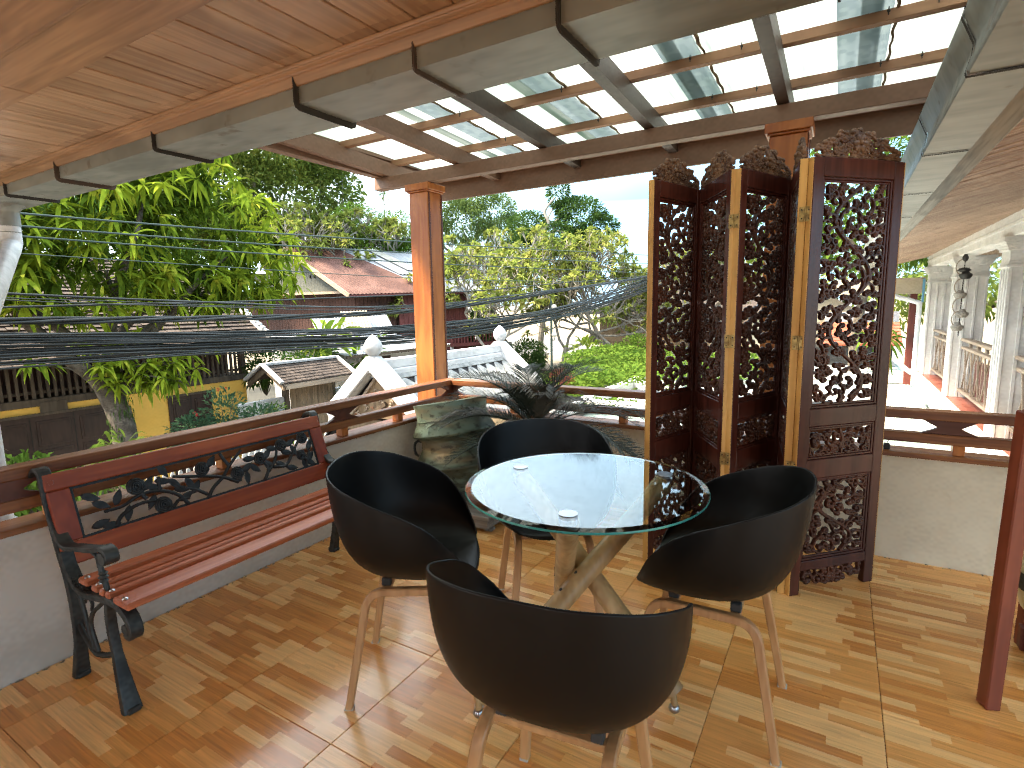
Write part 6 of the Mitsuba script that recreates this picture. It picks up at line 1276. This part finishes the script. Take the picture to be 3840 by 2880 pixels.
cable([(2.15, 2.28), (3.03, 2.30), (4.52, 2.37), (7.5, 2.50), (20.9, 3.19)], CXP, 0.011, 'topmost thin dark cable crossing in front of the mango tree', 'cable_green')
cable([(2.13, 2.17), (3.02, 2.18), (4.5, 2.22), (7.48, 2.31), (20.9, 2.87)], CXP, 0.011, 'second thin dark cable from the top, just under the topmost one', 'cable_green')
cable([(2.13, 2.08), (3.0, 2.08), (4.49, 2.10), (7.47, 2.15), (20.9, 2.52)], CXP, 0.010, 'third thin dark cable from the top', 'cable_green')
cable([(2.0, 1.93), (5.01, 1.90), (7.43, 1.87), (20.9, 2.14)], CXP, 0.006, 'very thin fourth cable, faint in front of the red roof', 'cable_green')
cable([(1.92, 1.58), (3.58, 1.48), (5.95, 1.37), (7.44, 1.35), (20.9, 2.35)], CXP, 0.013, 'dark cable that falls to the right and crosses another at mid height', wob=0.006, seed=1)
cable([(1.9, 1.44), (3.07, 1.47), (5.96, 1.54), (7.46, 1.57), (20.9, 2.41)], CXP - 0.1, 0.012, 'dark cable that rises to the right and crosses another at mid height', wob=0.006, seed=2)
for k in range(3):
    cable([(1.92, 1.56 - .02 * k), (3.58, 1.47 - .03 * k), (5.95, 1.40 - .05 * k), (7.44, 1.36), (20.9, 2.33 - .02 * k)], CXP + 0.05 * k, 0.006, 'thin cable of the loose strands above the twisted one', group='loose thin strands above the twisted cable', wob=0.012, seed=5 + k)
# twisted cable: four strands wound round each other
tw = np.array([(1.89, 1.32), (2.9, 1.30), (4.14, 1.28), (5.94, 1.27), (7.44, 1.31), (9.81, 1.44), (20.92, 2.38)])
p = ext(tw); yy = np.linspace(-9, 26, 420); zz = np.convolve(np.pad(np.interp(yy, p[:, 0], p[:, 1]), 20, 'edge'), np.ones(41) / 41, 'valid')
TWC = thing('twisted_cable', 'thick twisted four-strand cable above the dense bundle', 'cable')
for k in range(4):
    a = yy * 2.0 + k * math.pi / 2; part(TWC, 'strand', tube(np.stack([CXP + 0.024 * np.cos(a), yy, zz + 0.024 * np.sin(a)], 1), 0.017, 6), 'cable_mat', True)
top = [(1.87, 1.20), (2.85, 1.12), (4.12, 1.10), (5.93, 1.06), (7.49, 1.05), (13.16, 1.23), (20.92, 2.29)]
bot = [(1.84, 0.92), (2.87, 0.95), (4.1, 0.88), (5.9, 0.75), (7.46, 0.70), (13.16, 0.97), (20.95, 1.80)]
gN = np.random.default_rng(44)
for k in range(44):
    f = (k + gN.uniform(0, 1)) / 44; f2 = np.clip(f + gN.normal() * 0.12, 0, 1); f = f ** 1.15; w = np.linspace(0, 1, 7)
    pts = [(lerp(a, b, 0)[0], a[1] + (b[1] - a[1]) * (f * (1 - q) + f2 * q)) for a, b, q in zip(top, bot, w)]
    cable(pts, CXP + gN.uniform(-0.16, 0.16), gN.choice([0.0055, 0.0075, 0.0095, 0.012], p=[.3, .35, .25, .1]), 'black cable in the dense sagging bundle over the street', group='dense bundle of black overhead cables', wob=gN.choice([0.003, 0.008, 0.016]), seed=200 + k)
put('cable_tie', tube([(CXP, 2.86, 1.13), (CXP + 0.02, 2.87, 0.94)], 0.012, 6), 'cable_mat', 'short upright tie hanging in the cable bundle above the mango trunk', 'cable tie')
# ---------------------------------------------------------------- street lamp, cars, far roofs, motorbike
SL = thing('street_lamp', 'dark green lamp post with two small white globes behind the white gate', 'street lamp')
lx, ly = -10.9, 21.6
part(SL, 'post', lathe([(0.09, GZ), (0.09, GZ + 0.4), (0.055, GZ + 0.5), (0.05, 2.2), (0.03, 2.25)], 12, (lx, ly, 0)), 'cable_green', 40)
for z in (1.30, 0.10):
    part(SL, 'arm', tube([(lx, ly, z - 0.25), (lx + 0.20, ly - 0.12, z - 0.25), (lx + 0.20, ly - 0.12, z - 0.12)], 0.02, 8), 'cable_green')
    part(SL, 'globe', lathe([(0, -0.12), (0.10, -0.08), (0.12, 0.0), (0.09, 0.08), (0, 0.11)], 14, (lx + 0.20, ly - 0.12, z)), 'white_paint', True)
BPO = thing('blue_post', 'short blue post in the garden beside the frangipani', 'post')
part(BPO, 'shaft', box(-10.55, -10.42, 30.2, 30.33, GZ, -0.55, 0.01), 'blue_pvc'); part(BPO, 'cap', box(-10.57, -10.40, 30.18, 30.35, -0.549, -0.48, 0.01), 'blue_pvc')
def car(label, cx, cy, th, col, van=False):
    K = thing('parked_car', label, 'car', None); R = rz(th); t = (cx, cy, GZ)
    body = Polygon([(-2.1, 0.35), (-2.15, 0.75), (-1.95, 0.95), (-1.4, 1.05 if not van else 1.75), (-0.9, 1.5 if not van else 1.9), (0.5, 1.52 if not van else 1.88), (1.15, 1.0), (1.95, 0.88), (2.12, 0.7), (2.12, 0.35)])
    part(K, 'body', move(extr(body.buffer(-0.04).buffer(0.04), 1.66, (0, 0.83, 0), (1, 0, 0), (0, 0, 1)), R, t), col)
    gl = Polygon([(-1.25, 1.06), (-0.85, 1.42), (0.42, 1.44), (0.95, 1.06)]) if not van else Polygon([(-1.6, 1.15), (-1.5, 1.65), (0.45, 1.75), (0.98, 1.12)])
    for s in (1, -1): part(K, 'window', move(extr(gl, 0.02, (0, s * 0.83 + (0.02 if s > 0 else 0), 0), (1, 0, 0), (0, 0, 1)), R, t), 'dark_void')
    for x in (-1.3, 1.3):
        for s in (1, -1):
            W = part(K, 'wheel', move(lathe([(0.0, -0.1), (0.20, -0.1), (0.32, -0.09), (0.33, 0.0), (0.32, 0.09), (0.20, 0.1), (0.0, 0.1)], 20) , R @ np.array([[1, 0, 0], [0, 0, -1.0], [0, 1.0, 0]]), R @ [x, s * 0.78, 0.33] + t), 'dark_void', 40)
            part(W, 'hub', move(lathe([(0.0, -0.108), (0.19, -0.104), (0.19, 0.104), (0, 0.108)], 16), R @ np.array([[1, 0, 0], [0, 0, -1.0], [0, 1.0, 0]]), R @ [x, s * 0.78, 0.33] + t), 'steel_mat', 40)
    for s in (0.6, -0.6): part(K, 'headlight', move(box(2.08, 2.14, s - 0.16, s + 0.16, 0.66, 0.80, 0.02), R, t), 'white_paint')
car('white van parked far behind the frangipani trees', -14.6, 38.6, 0.4, 'white_paint', True); car('silver car parked far behind the cordyline', -11.2, 38.5, 0.45, 'tin_roof'); car('white car parked beside the pale far wall', -7.0, 40.0, 0.5, 'white_render')
FW = thing('far_wall', 'long pale wall and white fence beyond the garden', 'wall')
part(FW, 'wall', beam((-30, 36.0, -1.9), (4, 46.0, -1.9), 0.2, 1.4), 'white_render')
for t in np.linspace(0.45, 0.9, 60):
    c = lerp((-30, 35.6), (4, 45.6), t); part(FW, 'fence_bar', box(c[0] - .03, c[0] + .03, c[1] - .03, c[1] + .03, -1.1, -0.2), 'white_paint')
part(FW, 'fence_rail', beam((-14.7, 40.1, -0.25), (0.6, 44.6, -0.25), 0.05, 0.06), 'white_paint')
FH = thing('far_house', 'far house with a dark roof and white eave bosses left of the screen', 'house')
part(FH, 'wall', box(-12.0, -2.0, 30.0, 36.0, GZ, 0.9), 'plank_wood')
part(FH, 'roof', cat([(np.array([(-12.6, 29.4, 0.8), (-1.4, 29.4, 0.8), (-3.4, 33.0, 3.0), (-9.0, 33.0, 3.0)]), np.array([[0, 1, 2, 3]])), (np.array([(-12.6, 29.4, 0.8), (-9.0, 33.0, 3.0), (-12.6, 36.6, 0.8)]), np.array([[0, 1, 2]])), (np.array([(-1.4, 29.4, 0.8), (-1.4, 36.6, 0.8), (-3.4, 33.0, 3.0)]), np.array([[0, 1, 2]]))]), 'roof_tile')
for t in np.linspace(0, 1, 30): part(FH, 'eave_boss', lathe([(0, -0.06), (0.07, 0), (0, 0.08)], 7, lerp((-12.5, 29.35, 0.9), (-9.0, 32.9, 3.08), t)), 'white_render', 40)
PH = thing('pink_house', 'pale pink gabled house seen through the right-hand screen panel', 'house')
mat('pink_roof', blotch((0.46, 0.30, 0.28), (0.60, 0.43, 0.40), 1, 10), 0.7)
part(PH, 'wall', box(-2.6, 1.0, 19.4, 25.0, GZ, 0.7), 'cream_paint')
part(PH, 'roof', cat([(np.array([(-3.0, 19.0, 0.55), (-0.7, 19.0, 1.9), (-0.7, 25.4, 1.9), (-3.0, 25.4, 0.55)]), np.array([[0, 1, 2, 3]])), (np.array([(1.5, 19.0, 0.55), (1.5, 25.4, 0.55), (-0.7, 25.4, 1.9), (-0.7, 19.0, 1.9)]), np.array([[0, 1, 2, 3]]))]), 'pink_roof')
part(PH, 'gable', cat([(np.array([(-2.6, 19.38, 0.7), (1.0, 19.38, 0.7), (-0.7, 19.38, 1.75)]), np.array([[0, 1, 2]]))]), 'cream_paint')
RT = thing('red_tile_shed', 'low shed with a bright red tiled roof and a dark front, right of the screen', 'shed')
part(RT, 'wall', box(-1.0, 1.2, 17.2, 19.0, GZ, 0.10), 'black_iron')
for k in range(7): part(RT, 'roof_tile', extr(Polygon([(17.0 + k * 0.22, 0.22 + k * 0.075), (17.25 + k * 0.22, 0.285 + k * 0.075), (17.25 + k * 0.22, 0.25 + k * 0.075), (17.0 + k * 0.22, 0.17 + k * 0.075)]), 1.9, (-0.5, 0, 0), (0, 1, 0), (0, 0, 1)), mat('red_tile', blotch((0.42, 0.09, 0.04), (0.58, 0.16, 0.07), 2, 12), 0.6) if k == 0 else 'red_tile')
part(RT, 'wall_top', box(-0.4, 1.4, 18.7, 18.9, 0.74, 1.02), 'white_render')
MB = thing('motorbike', 'dark motorbike with a maroon tank parked below the left railing', 'motorbike')
mx, my, mz = -5.95, 4.85, -2.6
mat('maroon_gloss', (0.16, 0.01, 0.015), 0.2, clearcoat=0.6)
for y in (-0.62, 0.62):
    WH = part(MB, 'wheel', sweep([(mx, my + y + 0.27 * math.cos(a), mz + 0.30 + 0.27 * math.sin(a)) for a in np.arange(28) * 2 * math.pi / 28], ngon(0.045, 8), up=(1, 0, 0), closed=True), 'dark_void', True)
    part(WH, 'spokes', cat([tube([(mx, my + y + 0.25 * math.cos(a), mz + .3 + 0.25 * math.sin(a)), (mx, my + y - 0.25 * math.cos(a), mz + .3 - 0.25 * math.sin(a))], 0.004, 4) for a in np.arange(6) * math.pi / 6]), 'steel_mat', kind='stuff')
part(MB, 'frame', cat([tube(spline([(mx, my - 0.62, mz + 0.3), (mx, my - 0.45, mz + 0.75), (mx, my - 0.35, mz + 0.98)], 12), 0.03, 8), tube(spline([(mx, my - 0.42, mz + 0.8), (mx, my - 0.1, mz + 0.45), (mx, my + 0.3, mz + 0.42), (mx, my + 0.62, mz + 0.3)], 16), 0.04, 8)]), 'cast_dark', True)
part(MB, 'tank', jit(trimesh.Trimesh(trimesh.creation.icosphere(2, 1.0).vertices * [0.13, 0.34, 0.15] + [mx, my - 0.12, mz + 0.78], trimesh.creation.icosphere(2, 1.0).faces, process=False), 0.01, 5), 'maroon_gloss', True)
part(MB, 'seat', jit(trimesh.Trimesh(trimesh.creation.icosphere(2, 1.0).vertices * [0.12, 0.38, 0.07] + [mx, my + 0.42, mz + 0.80], trimesh.creation.icosphere(2, 1.0).faces, process=False), 0.01, 5), 'cast_dark', True)
part(MB, 'handlebar', tube(spline([(mx - 0.33, my - 0.22, mz + 1.02), (mx - 0.12, my - 0.36, mz + 1.03), (mx + 0.12, my - 0.36, mz + 1.03), (mx + 0.33, my - 0.22, mz + 1.02)], 16), 0.014, 8), 'cast_dark', True)
for s in (-1, 1): part(MB, 'mirror', cat([tube([(mx + s * 0.2, my - 0.32, mz + 1.03), (mx + s * 0.26, my - 0.34, mz + 1.18)], 0.006, 6), lathe([(0, -0.04), (0.05, -0.02), (0.05, 0.02), (0, 0.04)], 12, (mx + s * 0.27, my - 0.34, mz + 1.21))]), 'cast_dark', True)
part(MB, 'headlight', lathe([(0, -0.07), (0.075, -0.03), (0.075, 0.04), (0, 0.07)], 14, (mx, my - 0.48, mz + 0.92)), 'steel_mat', True)
